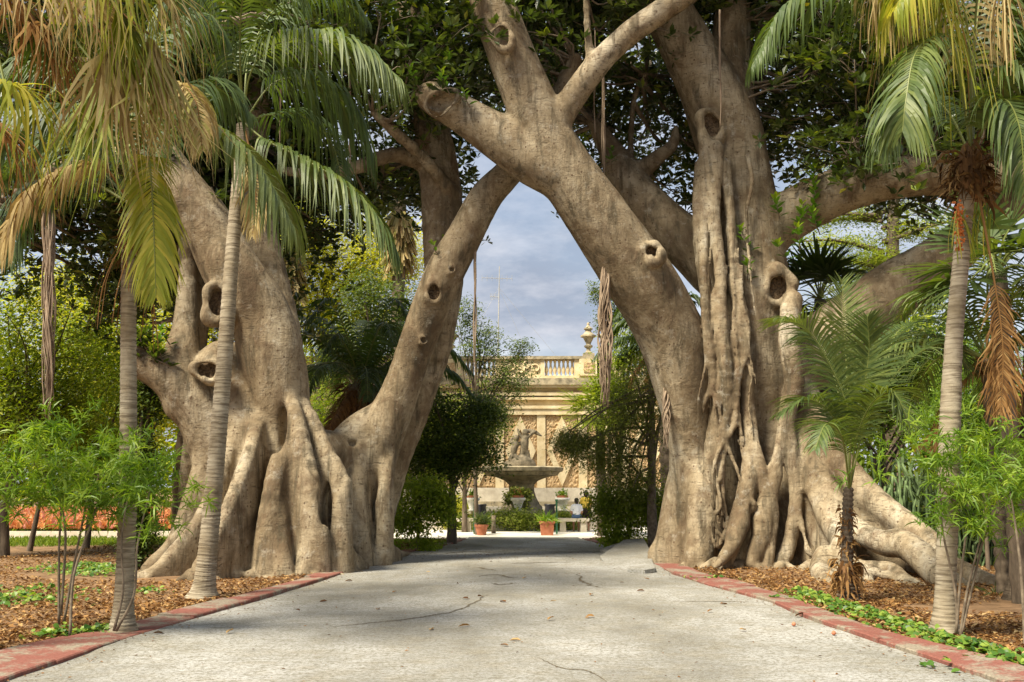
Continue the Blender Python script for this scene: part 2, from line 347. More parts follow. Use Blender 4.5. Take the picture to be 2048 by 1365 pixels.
kerbs(Lin, Lout, -1); kerbs(Rin, Rout, 1)
# the broken, lifted slabs by the right-hand kerb
def slab(px, z, tilt, th=.07):
    w = np.array([G(*p) for p in px]); c = w.mean(0); top = w.copy(); top[:,2] = z + (w[:,0]-c[0])*tilt[0] + (w[:,1]-c[1])*tilt[1]
    bot = top.copy(); bot[:,2] -= th; n = len(px); mb = MB()
    k = np.arange(n); mb.add(np.concatenate([top, bot]), [k[None], (k[::-1]+n)[None], np.stack([k+n, (k+1) % n+n, (k+1) % n, k], 1)]); return mb.build('broken_slab', M['concrete'], path)
slab([(1200,1122),(1248,1103),(1288,1104),(1300,1120),(1306,1138),(1262,1142),(1215,1136)], .17, (.10, .03))
slab([(1262,1144),(1306,1140),(1311,1150),(1290,1152),(1255,1150)], .12, (.05, .02))
slab([(1200,1108),(1238,1100),(1246,1102),(1212,1113)], .15, (.08, .02))
def crack(px, w, rise=.006):
    pts = smooth_path([G(*p) for p in px], 40*len(px)); n = len(pts); mb = MB()
    T = np.gradient(pts, axis=0); T = unit(T); S = np.stack([-T[:,1], T[:,0], 0*T[:,0]], 1)
    ww = .8*w*(.4+RNG.random(n))*np.sin(np.linspace(.15, 3.0, n)); off = np.cumsum(RNG.normal(0, w*.25, n)); off -= np.linspace(0, off[-1], n)
    pts = pts + S*off[:,None]; A = pts + S*ww[:,None]; B = pts - S*ww[:,None]
    z = path_z(pts[:,0], pts[:,1]); A[:,2] = z+rise; B[:,2] = z+.004
    i = np.arange(n-1); mb.add(np.stack([A, B], 1).reshape(-1, 3), np.stack([2*i, 2*i+1, 2*i+3, 2*i+2], 1))
    mb.build('crack', M['crack'], path)
simple('crack', (.06,.05,.033), (.20,.165,.11), 30, .95, .8, .02)
crack([(655,1263),(720,1255),(800,1245),(870,1234),(920,1222),(960,1205),(978,1196)], .022)
crack([(960,1158),(985,1155),(1010,1160),(1036,1159)], .05); crack([(985,1172),(1005,1174),(1022,1172)], .05); crack([(942,1140),(970,1139),(995,1148)], .05)
crack([(1155,1152),(1165,1168),(1185,1174),(1207,1179)], .045); crack([(1020,1135),(1080,1132),(1150,1130)], .05)
crack([(1075,1325),(1120,1345),(1175,1352),(1220,1380)], .012); crack([(1345,1207),(1440,1209),(1530,1211)], .02); crack([(880,1112),(950,1108),(1015,1108)], .09); crack([(1100,1108),(1180,1106),(1240,1106)], .08)
def poly_sheet(name, pts, z, mat):
    mb = MB(); V = [(x, y, z) for x, y in pts]; mb.add(V, [np.arange(len(V))[None]]); return mb.build(name, mat)
tag(poly_sheet('plaza', [(-30,PLAZA_Y+.2),(30,PLAZA_Y+.2),(30,34.4),(9,34.6),(9,60),(-7.4,60),(-7.4,34.6),(-30,34.4)], .02, M['plaza']), kind='structure')
tag(poly_sheet('earth_strip', [(-30,34.45),(-7.45,34.65),(-7.45,60),(-30,60)], .012, M['soil']), kind='structure')
# leaf litter on the bare soil
def litter():
    N = 90000; mb = MB()
    y = 7.5 + 26*RNG.random(N)**1.5; left = RNG.random(N) < .45; u = RNG.random(N)**1.3*np.minimum(9, y*.45)
    x = np.where(left, xat(Lout, y)-.05-u, xat(Rout, y)+.05+u); z = ground_z(x, y)+.008+RNG.random(N)*.03
    keep = bumps(x, y, 1.1, 21) > -.22; x, y, z = x[keep], y[keep], z[keep]; N = len(x)
    a = RNG.random(N)*6.28; d = np.stack([np.cos(a), np.sin(a), RNG.normal(0, .3, N)], 1); up = np.stack([RNG.normal(0,.4,N), RNG.normal(0,.4,N), np.ones(N)], 1)
    L = RNG.uniform(.03, .105, N); leaf_add(mb, np.stack([x,y,z],1), d, up, L, L*RNG.uniform(.35,.6,N), RNG.random(N), 0, .35)
    tag(mb.build('leaf_litter', M['litter']), 'brown dry leaves scattered over the soil under the trees', 'leaf litter', kind='stuff')
litter()
# ---------------------------------------------------------------- giant figs: swept cones blended as a distance field
class Field:
    def __init__(s, lo, hi, h):
        s.lo = np.array(lo, float); s.h = h; s.n = np.ceil((np.array(hi)-s.lo)/h).astype(int)+1
        s.D = np.full(s.n, 9.0, np.float32); s.ax = [s.lo[k]+h*np.arange(s.n[k]) for k in range(3)]
    def sub(s, lo, hi):
        i0 = np.clip(np.floor((lo-s.lo)/s.h).astype(int), 0, s.n); i1 = np.clip(np.ceil((hi-s.lo)/s.h).astype(int)+1, 0, s.n)
        if (i1 <= i0).any(): return None
        sl = tuple(slice(a, b) for a, b in zip(i0, i1))
        g = [s.ax[k][sl[k]].astype(np.float32) for k in range(3)]
        return sl, g[0][:,None,None], g[1][None,:,None], g[2][None,None,:]
    def merge(s, sl, d, k):
        a = s.D[sl]; h = np.clip(.5+.5*(a-d)/k, 0, 1); s.D[sl] = a*(1-h)+d*h - k*h*(1-h)
    def cone(s, a, b, ra, rb, k=.12):
        a, b = np.array(a), np.array(b); m = max(ra, rb)+k+3*s.h; q = s.sub(np.minimum(a, b)-m, np.maximum(a, b)+m)
        if q is None: return
        sl, x, y, z = q; ab = b-a; L2 = ab.dot(ab)+1e-9
        t = np.clip(((x-a[0])*ab[0]+(y-a[1])*ab[1]+(z-a[2])*ab[2])/L2, 0, 1)
        d = np.sqrt((x-a[0]-t*ab[0])**2+(y-a[1]-t*ab[1])**2+(z-a[2]-t*ab[2])**2)-(ra+(rb-ra)*t); s.merge(sl, d, k)
    sk = []
    def limb(s, pts, k=.12, n=None, wob=.0):
        """pts: rows of (px, py, Y, radius_px)"""
        w = np.array([[*P(p[0], p[1], p[2]), R(p[3], p[2])] for p in pts]); m = n or max(2, 4*(len(pts)-1)); c = smooth_path(w, m)
        if wob: c[1:-1,:3] += RNG.normal(0, wob, (m-2, 3)); c[:,3] *= 1+RNG.normal(0, wob*1.5, m)
        s.sk.append(c.copy()); c[:,3] = np.maximum(c[:,3]-.42*k, c[:,3]*.6)     # the blending swells a limb: take that off first
        for i in range(m-1): s.cone(c[i,:3], c[i+1,:3], max(c[i,3], .012), max(c[i+1,3], .012), k)
        return c
    def fin(s, pts, r0, r1, k=.14, grow=.35):
        """a buttress: everything below the crest line pts (px, py, Y) down to the soil"""
        w = smooth_path(np.array([P(*p) for p in pts]), 3*len(pts)); n = len(w); rr = np.linspace(r0, r1, n)
        for i in range(n-1):
            a, b = w[i], w[i+1]; m = max(rr[i], rr[i+1])*1.8+k+3*s.h
            lo = np.minimum(a, b)-m; hi = np.maximum(a, b)+m; lo[2] = -.5; q = s.sub(lo, hi)
            if q is None: continue
            sl, x, y, z = q; ab = b-a; L2 = ab[0]**2+ab[1]**2+1e-6
            t = np.clip(((x-a[0])*ab[0]+(y-a[1])*ab[1])/L2, 0, 1); zc = a[2]+t*ab[2]; dz = np.maximum(z-zc, 0)
            r = (rr[i]+(rr[i+1]-rr[i])*t)*(1+grow*np.clip((zc-z)/1.2, 0, 1))
            d = np.sqrt((x-a[0]-t*ab[0])**2+(y-a[1]-t*ab[1])**2+dz**2)-r; s.merge(sl, d, k)
    def ring(s, c, nrm, R0, r, k=.06, el=1.3):
        c = np.array(c); nrm = unit(nrm); m = R0*el+r+k+3*s.h; q = s.sub(c-m, c+m)
        if q is None: return
        sl, x, y, z = q; dx, dy, dz = x-c[0], y-c[1], z-c[2]; ax = dx*nrm[0]+dy*nrm[1]+dz*nrm[2]
        rad = np.sqrt(np.maximum(dx**2+dy**2+(dz/el)**2-ax**2, 0)); th = np.arctan2(dz, dx); ph = c[0]*7+c[2]*5; wv = 1+.16*np.sin(2*th+ph)+.10*np.sin(3*th+2*ph); s.merge(sl, np.sqrt((rad-R0*wv)**2+(ax*.8)**2)-r*(1+.35*np.sin(th+ph)+.2*np.sin(4*th+ph)), k*1.6)
    def carve(s, c, r, k=.05, el=(1,1,1)):
        c = np.array(c); m = r*max(el)+k+3*s.h; q = s.sub(c-m, c+m)
        if q is None: return
        sl, x, y, z = q; d = np.sqrt(((x-c[0])/el[0])**2+((y-c[1])/el[1])**2+((z-c[2])/el[2])**2)-r
        a = -s.D[sl]; h = np.clip(.5+.5*(a-d)/k, 0, 1); s.D[sl] = -(a*(1-h)+d*h-k*h*(1-h))
    def mesh(s):
        D = s.D; ins = D < 0; nx, ny, nz = D.shape
        cnt = sum(ins[i:nx-1+i, j:ny-1+j, k:nz-1+k].astype(np.int8) for i in (0,1) for j in (0,1) for k in (0,1))
        act = (cnt > 0) & (cnt < 8); idx = np.full(act.shape, -1, np.int64); ijk = np.argwhere(act); idx[act] = np.arange(len(ijk))
        acc = np.zeros((len(ijk), 3)); num = np.zeros(len(ijk))
        corners = [(i,j,k) for i in (0,1) for j in (0,1) for k in (0,1)]
        for a in corners:
            for ax in range(3):
                if a[ax]: continue
                b = list(a); b[ax] = 1
                da = D[tuple((ijk+a).T)]; db = D[tuple((ijk+b).T)]; c = (da < 0) != (db < 0); t = np.where(c, da/np.where(c, da-db, 1), 0)
                p = np.array(a, float)[None].repeat(len(ijk), 0); p[:,ax] = t; acc[c] += p[c]; num[c] += 1
        V = s.lo + s.h*(ijk + acc/num[:,None]); Fs = []
        for ax in range(3):
            sa = [slice(1, n-1) for n in D.shape]; sb = list(sa); sa[ax] = slice(0, D.shape[ax]-1); sb[ax] = slice(1, D.shape[ax])
            A = ins[tuple(sa)]; B = ins[tuple(sb)]; e = np.argwhere(A != B); o = [1,1,1]; o[ax] = 0; flip = A[tuple(e.T)]; e = e+np.array(o)
            u, w = (ax+1) % 3, (ax+2) % 3; q = []
            for du, dw in ((0,0),(1,0),(1,1),(0,1)):
                c = e.copy(); c[:,u] -= du; c[:,w] -= dw; q.append(idx[tuple(c.T)])
            q = np.stack(q, 1); q[flip] = q[flip][:, ::-1]; Fs.append(q)
        Fc = np.concatenate(Fs); Fc = Fc[(Fc >= 0).all(1)]
        return V, Fc[:, ::-1]
def sines(V, f, seed, n=9):
    r = np.random.default_rng(seed); h = np.zeros(len(V))
    for k in range(n):
        d = unit(r.normal(size=3))*f*r.uniform(.6, 1.7); h += np.sin(V@d + r.uniform(0, 6.28) + 1.5*np.sin(V@(unit(r.normal(size=3))*f*.5)))
    return h/n
def field_object(fd, name, parent, mat, amp=.03):
    V, Fc = fd.mesh()
    nb = np.zeros_like(V); n = np.cross(V[Fc[:,2]]-V[Fc[:,0]], V[Fc[:,3]]-V[Fc[:,1]])
    for c in range(4): np.add.at(nb, Fc[:,c], n)
    nb = unit(nb); V = V + nb*(sines(V, 3.5, 1)*amp + sines(V*np.array((1,1,.35)), 11, 2)*amp*.45 + sines(V*np.array((.5,.5,2.5)), 14, 3)*amp*.10 + sines(V*np.array((1,1,.12)), 8, 7)*amp*.75*np.clip((4.5-V[:,2])/3.5, 0, 1) + sines(V*np.array((1,1,.3)), 24, 9)*amp*.22*np.clip((5-V[:,2])/4, 0, 1))[:,None]
    mb = MB(); mb.add(V, Fc); return mb.build(name, mat, parent, True)
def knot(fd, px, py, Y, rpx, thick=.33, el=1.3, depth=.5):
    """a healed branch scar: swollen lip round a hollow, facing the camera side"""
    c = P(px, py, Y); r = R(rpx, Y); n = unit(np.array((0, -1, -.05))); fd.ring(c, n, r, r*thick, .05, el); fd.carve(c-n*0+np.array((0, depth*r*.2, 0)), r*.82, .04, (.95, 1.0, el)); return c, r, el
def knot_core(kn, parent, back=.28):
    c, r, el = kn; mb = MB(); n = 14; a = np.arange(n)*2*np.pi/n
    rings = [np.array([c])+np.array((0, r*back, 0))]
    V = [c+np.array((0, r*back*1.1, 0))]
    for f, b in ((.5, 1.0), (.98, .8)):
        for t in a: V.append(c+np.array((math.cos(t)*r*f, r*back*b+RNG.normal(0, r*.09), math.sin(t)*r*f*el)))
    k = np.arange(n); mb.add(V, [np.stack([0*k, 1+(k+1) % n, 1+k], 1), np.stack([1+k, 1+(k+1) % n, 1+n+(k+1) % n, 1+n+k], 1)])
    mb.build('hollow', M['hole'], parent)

# ---- the left-hand fig
LFT = empty('fig_tree', G(560, 1140), 'giant fig tree with a stubby cut side branch, beside the flower bed', 'tree')
fd = Field((-9.6, 16.2, -.35), (1.8, 26.2, 14.6), .042)
fd.limb([(585,1120,20.9,80),(578,950,20.7,64),(568,840,20.5,55),(556,771,20.4,62),(540,700,20.3,64),(522,640,20.3,62),(492,590,20.2,64),(462,540,20.1,58),(436,490,20.1,54),(405,430,20,50),(345,350,19.9,46),(260,230,19.8,42),(160,50,19.6,36),(90,-150,19.4,30)], .14)
fd.limb([(575,800,20.9,40),(560,660,21.4,44),(532,520,21.6,38),(510,430,21.8,36),(500,300,22,36),(520,150,22.2,30),(560,-50,22.4,22)], .15)
fd.limb([(480,1120,20.8,72),(462,960,20.7,68),(428,860,20.5,60),(388,800,20.3,50),(342,757,20.1,41),(290,728,20,34),(268,722,20,24)], .2)     # stub
fd.limb([(370,800,20.3,50),(365,720,20.3,38),(372,650,20.4,27),(376,560,20.5,22),(368,420,20.6,18),(340,250,20.7,14)], .12)
fd.limb([(385,720,20.6,26),(400,640,20.7,19),(398,540,20.8,16),(420,380,21,12)], .1)
fd.limb([(500,900,20.5,70),(480,780,20.6,55),(450,720,20.5,40),(425,735,20.2,36)], .15)
D1 = fd.limb([(735,1110,22.4,45),(728,1000,22.2,48),(748,900,22,52),(790,810,21.9,42),(830,700,21.8,38),(862,610,21.7,40),(890,545,21.6,41),(928,475,21.5,38),(972,395,21.4,34),(1018,345,21.3,30),(1090,250,21.2,24),(1150,120,21.1,18)], .07)
fd.limb([(745,1050,22.9,40),(778,930,22.9,40),(826,810,22.85,38),(864,700,22.8,37),(886,600,22.75,38),(888,500,22.7,43),(882,380,22.7,43),(868,280,22.8,40),(850,180,22.9,34),(820,40,23,28),(800,-120,23.1,22)], .05)
fd.limb([(640,900,20.9,45),(668,915,21.3,42),(700,890,21.8,42),(740,850,22,40)], .2)         # saddle between the stems
fd.limb([(690,1120,21.9,50),(670,1000,21.6,48),(650,900,21.2,44)], .15)
fd.limb([(905,390,22.4,16),(850,320,21.9,15),(780,255,21.4,13),(745,225,21.2,10)], .08)      # cut prop going up left
fd.limb([(862,330,22.7,22),(790,310,22.3,18),(715,335,22,15),(640,350,21.8,13),(560,340,21.6,11)], .08)
fd.limb([(850,200,22.7,18),(780,120,22.3,14),(720,40,22,11),(680,-60,21.8,9)], .08)
fd.limb([(300,300,19.9,24),(200,320,19.8,20),(100,345,19.7,17),(0,400,19.6,14),(-80,420,19.5,10)], .1)
fd.limb([(230,190,19.8,22),(330,110,19.8,17),(450,50,19.9,13),(560,20,20,10)], .1)
for pts, a, b, g in (
    ([(584,800,19.95),(600,860,19.6),(626,950,19.35),(642,1050,19.3),(660,1118,19.5),(694,1140,19.8)], .10, .07, .4),
    ([(570,880,19.7),(545,960,19.3),(534,1060,19.1),(536,1140,19.0)], .10, .10, .6),
    ([(585,870,20.0),(587,960,19.75),(590,1060,19.6),(592,1140,19.5)], .12, .17, .7),
    ([(615,810,20.15),(652,890,19.85),(690,965,19.6),(672,1040,19.65),(698,1105,19.9),(726,1128,20.4)], .09, .06, .4),
    ([(515,840,20.0),(496,910,19.4),(462,1000,18.9),(424,1080,18.45),(386,1155,17.9)], .10, .055, .5),
    ([(500,900,20.0),(490,1000,19.6),(486,1080,19.4),(484,1145,19.25)], .14, .17, .7),
    ([(450,1000,19.7),(440,1060,19.4),(436,1110,19.2),(430,1150,18.9)], .09, .07, .5), ([(640,980,19.9),(622,1060,19.45),(612,1110,19.25),(606,1148,19.0)], .07, .06, .4), ([(560,1000,19.4),(562,1060,19.2),(566,1110,19.05),(570,1150,18.9)], .06, .07, .5),
    ([(462,880,19.9),(430,970,19.5),(392,1045,19.1),(346,1105,18.8),(300,1148,18.5),(250,1162,18.3)], .085, .045, .4),
    ([(425,860,20.3),(390,970,20.2),(366,1045,20.0),(338,1098,19.8),(290,1138,19.6)], .13, .07, .5),
    ([(712,890,21.6),(706,960,21.3),(704,1050,21.1),(722,1118,21.3)], .18, .22, .6),
    ([(778,890,21.8),(770,960,21.4),(765,1030,21.45),(773,1085,21.9),(800,1110,22.6)], .07, .05, .3)):
    fd.fin(pts, a*1.12, b*1.12, .17, g)
for q in ([(655,1122,19.7,14),(680,1134,19.9,16),(715,1136,20.2,12),(735,1132,20.5,8)], [(640,1128,19.5,11),(620,1140,19.3,9),(570,1150,19.1,6)],
          [(770,1095,22.4,13),(790,1108,22.9,11),(820,1108,23.4,6)], [(350,1120,19.2,18),(310,1145,18.8,13),(275,1150,18.7,9),(240,1152,18.6,6)],
          [(395,1140,18.4,14),(340,1172,17.6,9),(290,1172,17.6,5)], [(690,1128,20.2,12),(700,1140,20.0,9),(712,1146,19.8,6)], [(480,1150,18.9,12),(440,1160,18.6,8)],
          [(385,880,20.5,20),(372,960,20.8,16),(362,1040,21,14),(350,1115,21,14)], [(365,870,20.7,13),(355,960,21.1,11),(350,1100,21.4,12)]): fd.limb(q, .07)
for c in ((562,862,19.75,.19,(.7,2.4,2.8)), (652,1020,19.6,.17,(.65,2.6,3.2)), (528,915,19.5,.13,(.6,2,2.6)), (746,1045,21.1,.15,(.5,2,2.4)), (415,925,19.7,.14,(.7,2,2)), (705,888,21.3,.10,(1,1.5,.8)), (445,1080,18.95,.16,(.8,2,1.8)), (690,985,20.6,.14,(.5,2,3.2)), (480,800,19.8,.12,(.6,1.5,2.2))):
    fd.carve(P(*c[:3]), c[3], .09, c[4])
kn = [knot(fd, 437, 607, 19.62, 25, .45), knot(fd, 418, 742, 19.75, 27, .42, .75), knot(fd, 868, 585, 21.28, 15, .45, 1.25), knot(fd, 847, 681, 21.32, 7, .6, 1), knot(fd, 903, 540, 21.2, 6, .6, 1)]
r_ = np.random.default_rng(41)
for q in ((640,1132,19.5),(560,1144,19.1),(500,1148,18.9),(690,1135,20.1),(400,1150,18.3),(740,1120,21.4),(300,1148,18.7),(600,1143,19.2)):   # surface roots creeping off
    for k in range(2):
        a0 = P(*q); an = r_.uniform(3.5, 5.9); ln = r_.uniform(.5, 1.1); rr0 = r_.uniform(.05, .10); e = a0+np.array((math.cos(an)*ln, math.sin(an)*ln*.7, 0)); m_ = (a0+e)/2+r_.normal(0, .1, 3); cc = smooth_path([(a0[0],a0[1],.05),(m_[0],m_[1],.04),(e[0],e[1],-.03)], 7)
        for i in range(6): fd.cone(cc[i], cc[i+1], rr0*(1-i/7), rr0*(1-(i+1)/7), .06)
TL = field_object(fd, 'trunk', LFT, M['fig'], .03); SKL = np.concatenate(fd.sk); Field.sk = []; del fd
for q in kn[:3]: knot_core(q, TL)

# ---- the right-hand fig
RGT = empty('fig_tree', G(1490, 1130), 'giant fig tree with ropes of fused aerial roots and a limb leaning over the path', 'tree')
fd = Field((-2.2, 14.4, -.35), (11.8, 25.2, 14.8), .042)
fd.limb([(1508,1130,22.5,76),(1506,980,22.4,78),(1504,820,22.25,82),(1502,680,22.1,86),(1495,540,22,82),(1485,420,22,74),(1468,320,22,70),(1448,240,22,72),(1405,150,21.9,62),(1350,50,21.8,56),(1300,-40,21.7,50),(1260,-160,21.6,42)], .22)
fd.limb([(1465,260,22,55),(1462,170,22.1,45),(1462,80,22.1,42),(1470,-30,22.2,38),(1490,-180,22.3,32)], .15)
LF = fd.limb([(1388,1120,22.0,44),(1388,1000,21.9,42),(1380,880,21.75,48),(1368,780,21.6,60),(1345,680,21.4,68),(1300,590,21.1,72),(1240,500,20.8,69),(1170,400,20.5,64),(1105,300,20.3,60),(1055,190,20.1,55),(1015,90,19.9,50),(985,10,19.8,47),(950,-90,19.7,42),(930,-200,19.6,34)], .14)
fd.limb([(1095,345,20.3,52),(1020,290,20.3,50),(950,245,20.3,42),(895,212,20.25,37),(858,192,20.2,35)], .2)
fd.limb([(1100,270,20.2,30),(1140,205,20,30),(1190,135,19.8,28),(1250,75,19.6,26),(1320,25,19.4,27),(1390,-25,19.2,27),(1470,-90,19,24)], .12)
fd.limb([(1183,140,19.8,12),(1175,60,19.7,10),(1172,-40,19.6,9)], .05)
fd.limb([(1450,560,22.3,60),(1390,500,22.4,55),(1330,450,22.6,50),(1280,395,22.8,44),(1245,345,23,38),(1220,300,23.1,26),(1190,250,23.2,18)], .15)
fd.limb([(1270,350,22.9,24),(1310,320,22.7,18),(1345,290,22.6,13),(1352,255,22.6,7)], .08)
fd.limb([(1262,330,22.9,9),(1262,270,22.9,7),(1268,200,22.9,6),(1290,150,22.9,5)], .05)
fd.limb([(1510,480,22,55),(1580,432,21.8,52),(1650,395,21.5,50),(1750,362,21.2,47),(1850,352,20.9,43),(1960,355,20.6,38),(2100,345,20.3,30)], .2)
fd.limb([(1585,760,22.1,56),(1640,695,21.9,62),(1720,630,21.8,62),(1800,572,21.7,58),(1880,520,21.6,52),(1980,440,21.5,45),(2100,330,21.4,38)], .25)
# aerial roots fused down the face of the trunk, over a deep hollow
AR = [([(1412,290,21.35,20),(1408,400,21.3,15),(1405,520,21.2,12),(1410,620,21.15,12),(1418,700,21.1,13),(1425,770,21.1,12),(1410,800,21.1,8),(1406,830,21.1,4)]),
 ([(1430,300,21.3,24),(1428,420,21.2,17),(1440,540,21.15,15),(1442,640,21.1,17),(1452,740,21.05,19),(1455,830,21.05,16),(1445,900,21.0,12),(1440,980,20.9,12),(1438,1090,20.8,12)]),
 ([(1448,330,21.35,18),(1462,430,21.3,15),(1468,540,21.25,14),(1480,640,21.2,13),(1478,740,21.15,13),(1462,800,21.0,11),(1448,860,20.9,9),(1440,940,20.8,8),(1456,1040,20.7,7),(1440,1090,20.6,7)]),
 ([(1462,560,21.3,20),(1488,640,21.2,14),(1494,700,21.1,8),(1478,760,21.0,7),(1470,840,20.9,7),(1450,900,20.8,6),(1440,960,20.7,7)]),
 ([(1400,330,21.4,16),(1398,480,21.4,16),(1420,640,21.3,18),(1438,800,21.25,22),(1425,900,21.2,22),(1420,1000,21.2,18),(1415,1100,21.1,18)]),
 ([(1490,700,21.3,16),(1496,820,21.2,20),(1505,900,21.0,24),(1500,960,20.8,26),(1478,1040,20.5,22),(1462,1100,20.3,17),(1452,1132,20.2,12)]),
 ([(1585,600,21.2,26),(1578,680,21.1,26),(1588,760,21.1,24),(1572,840,21.0,22),(1578,900,20.9,22),(1592,970,20.8,19),(1588,1040,20.7,17),(1575,1100,20.6,18),(1560,1128,20.5,17)]),
 ([(1565,845,21.0,10),(1558,900,20.9,16),(1545,960,20.8,22),(1530,1020,20.6,25),(1520,1080,20.4,22),(1505,1125,20.3,18)]),
 ([(1510,900,20.9,20),(1530,980,20.7,18),(1546,1020,20.6,15),(1540,1070,20.5,15),(1534,1126,20.3,14)]),
 ([(1500,1010,20.5,18),(1470,1080,20.2,18),(1448,1115,20,14),(1430,1135,19.8,8)]), ([(1590,970,20.8,12),(1600,1040,20.6,10),(1610,1090,20.4,9),(1625,1112,20.3,8)]),
 ([(1470,850,20.9,8),(1430,920,20.7,6),(1425,1000,20.6,6),(1440,1070,20.6,5),(1470,1085,20.5,5)]), ([(1440,860,20.9,8),(1470,930,20.7,6),(1490,1000,20.6,6),(1475,1060,20.5,5)]),
 ([(1432,960,20.7,6),(1442,1010,20.6,6),(1422,1050,20.6,5),(1430,1095,20.5,5)])]
for q in AR: fd.limb([(a, b, c+np.interp(b, [700, 1100], [-.27, .02]), d*.85) for a, b, c, d in q], .04, wob=.006)
for k in range(18):                                             # thinner ropes between and over the thick ones
    x = RNG.uniform(1402, 1492); y0 = RNG.uniform(300, 760); y1 = min(1100, y0+RNG.uniform(220, 520)); n = 7; ys = np.linspace(y0, y1, n); xs = x+np.cumsum(RNG.normal(0, 7, n)); r0 = RNG.uniform(3.5, 7)
    fd.limb([(xs[i], ys[i], np.interp(ys[i], [300,560,820,1100], [21.0,20.87,20.78,20.6])+RNG.normal(0,.03), r0*(1-.5*i/n)) for i in range(n)], .03, wob=.004)
for q in ([(1600,800,21.6,44),(1660,905,20.9,34),(1735,990,20.2,30),(1815,1052,19.4,27),(1868,1095,18.7,26),(1892,1128,18.2,24),(1950,1160,17.6,26),(2020,1190,17,22),(2090,1210,16.6,16)],
          [(1620,930,20.9,30),(1690,1040,19.8,26),(1760,1085,19.1,24),(1805,1088,18.7,30),(1850,1120,18.1,30),(1874,1150,17.6,24),(1900,1165,17.3,24),(1960,1200,16.6,17),(2010,1225,16,12)],
          [(1588,850,21.3,30),(1622,950,20.7,26),(1655,1030,20.1,24),(1680,1080,19.5,23),(1690,1120,19.0,22),(1720,1140,18.6,18),(1780,1140,18.4,17),(1810,1165,17.8,18),(1870,1190,17,15),(1900,1215,16.4,10)],
          [(1650,1110,19.4,22),(1640,1140,19,20),(1655,1165,18.2,24),(1670,1190,17.4,16)], [(1745,1135,18.6,13),(1735,1160,18,14),(1748,1182,17.3,10)], [(1810,1170,17.6,15),(1830,1190,17,20),(1845,1205,16.6,14)],
          [(1390,1070,21.6,24),(1395,1105,21.2,20),(1400,1122,21,14)], [(1360,1060,22,30),(1345,1090,22,26),(1330,1108,22,16)]): fd.limb(q, .07)
for pts, a, b in (([(1350,960,22.2),(1340,1030,22),(1325,1085,22),(1305,1108,22)], .2, .10), ([(1400,900,21.6),(1398,980,21.3),(1395,1060,21.2),(1392,1115,21)], .2, .16),
    ([(1600,830,21.5),(1650,905,20.9),(1730,990,20.2),(1815,1055,19.4),(1870,1100,18.7)], .13, .08), ([(1590,870,21.2),(1640,975,20.5),(1680,1070,19.6)], .12, .09), ([(1352,880,22.2),(1362,980,21.9),(1358,1060,21.8),(1350,1105,21.8)], .14, .10), ([(1540,760,21.9),(1550,900,21.6),(1560,1050,21.4)], .3, .3)): fd.fin(pts, a, b, .14)
for c in ((1530,885,20.9,.17,(.75,1.5,2.8)), (1505,1025,20.3,.09,(.7,1.6,2.6)), (1460,1000,20.75,.13,(.7,1.2,2.6)), (1600,1075,20.4,.11,(.9,1.5,2.2)), (1470,450,21.4,.05,(.4,1,4)), (1392,1080,20.9,.06,(.5,1,2))):
    fd.carve(P(*c[:3]), c[3], .08, c[4])
kr = [knot(fd, 1422, 254, 21.28, 24, .38, 1.25), knot(fd, 1556, 574, 21.12, 23, .42, 1.5), knot(fd, 1303, 506, 20.25, 17, .6, 1.1), knot(fd, 1003, 75, 19.3, 20, .35, 1.4)]
fd.carve(P(872, 198, 19.75), .34, .05, (1.35, .9, .75)); fd.ring(P(882,206,19.85), (-.25,-1,.1), .34, .06, .05, .8)
for q in ((1505,1115,20.4),(1452,1120,20.4),(1560,1118,20.5),(1395,1112,21.2),(1430,1112,20.7),(1480,1118,20.4),(1620,1110,20.2),(1690,1130,18.9),(1535,1118,20.4),(1345,1105,21.9),(1750,1150,18.2)):
    for k in range(3):
        a0 = P(*q); an = r_.uniform(3.3, 6.1); ln = r_.uniform(.35, .95); rr0 = r_.uniform(.045, .10); e = a0+np.array((math.cos(an)*ln, math.sin(an)*ln*.7, 0)); m_ = (a0+e)/2+r_.normal(0, .09, 3); cc = smooth_path([(a0[0],a0[1],.16),(m_[0],m_[1],.05),(e[0],e[1],-.03)], 7)
        for i in range(6): fd.cone(cc[i], cc[i+1], rr0*(1-i/7), rr0*(1-(i+1)/7), .06)
TR = field_object(fd, 'trunk', RGT, M['fig'], .025); SKR = np.concatenate(fd.sk); Field.sk = []; del fd
for q in kr[:3]: knot_core(q, TR)

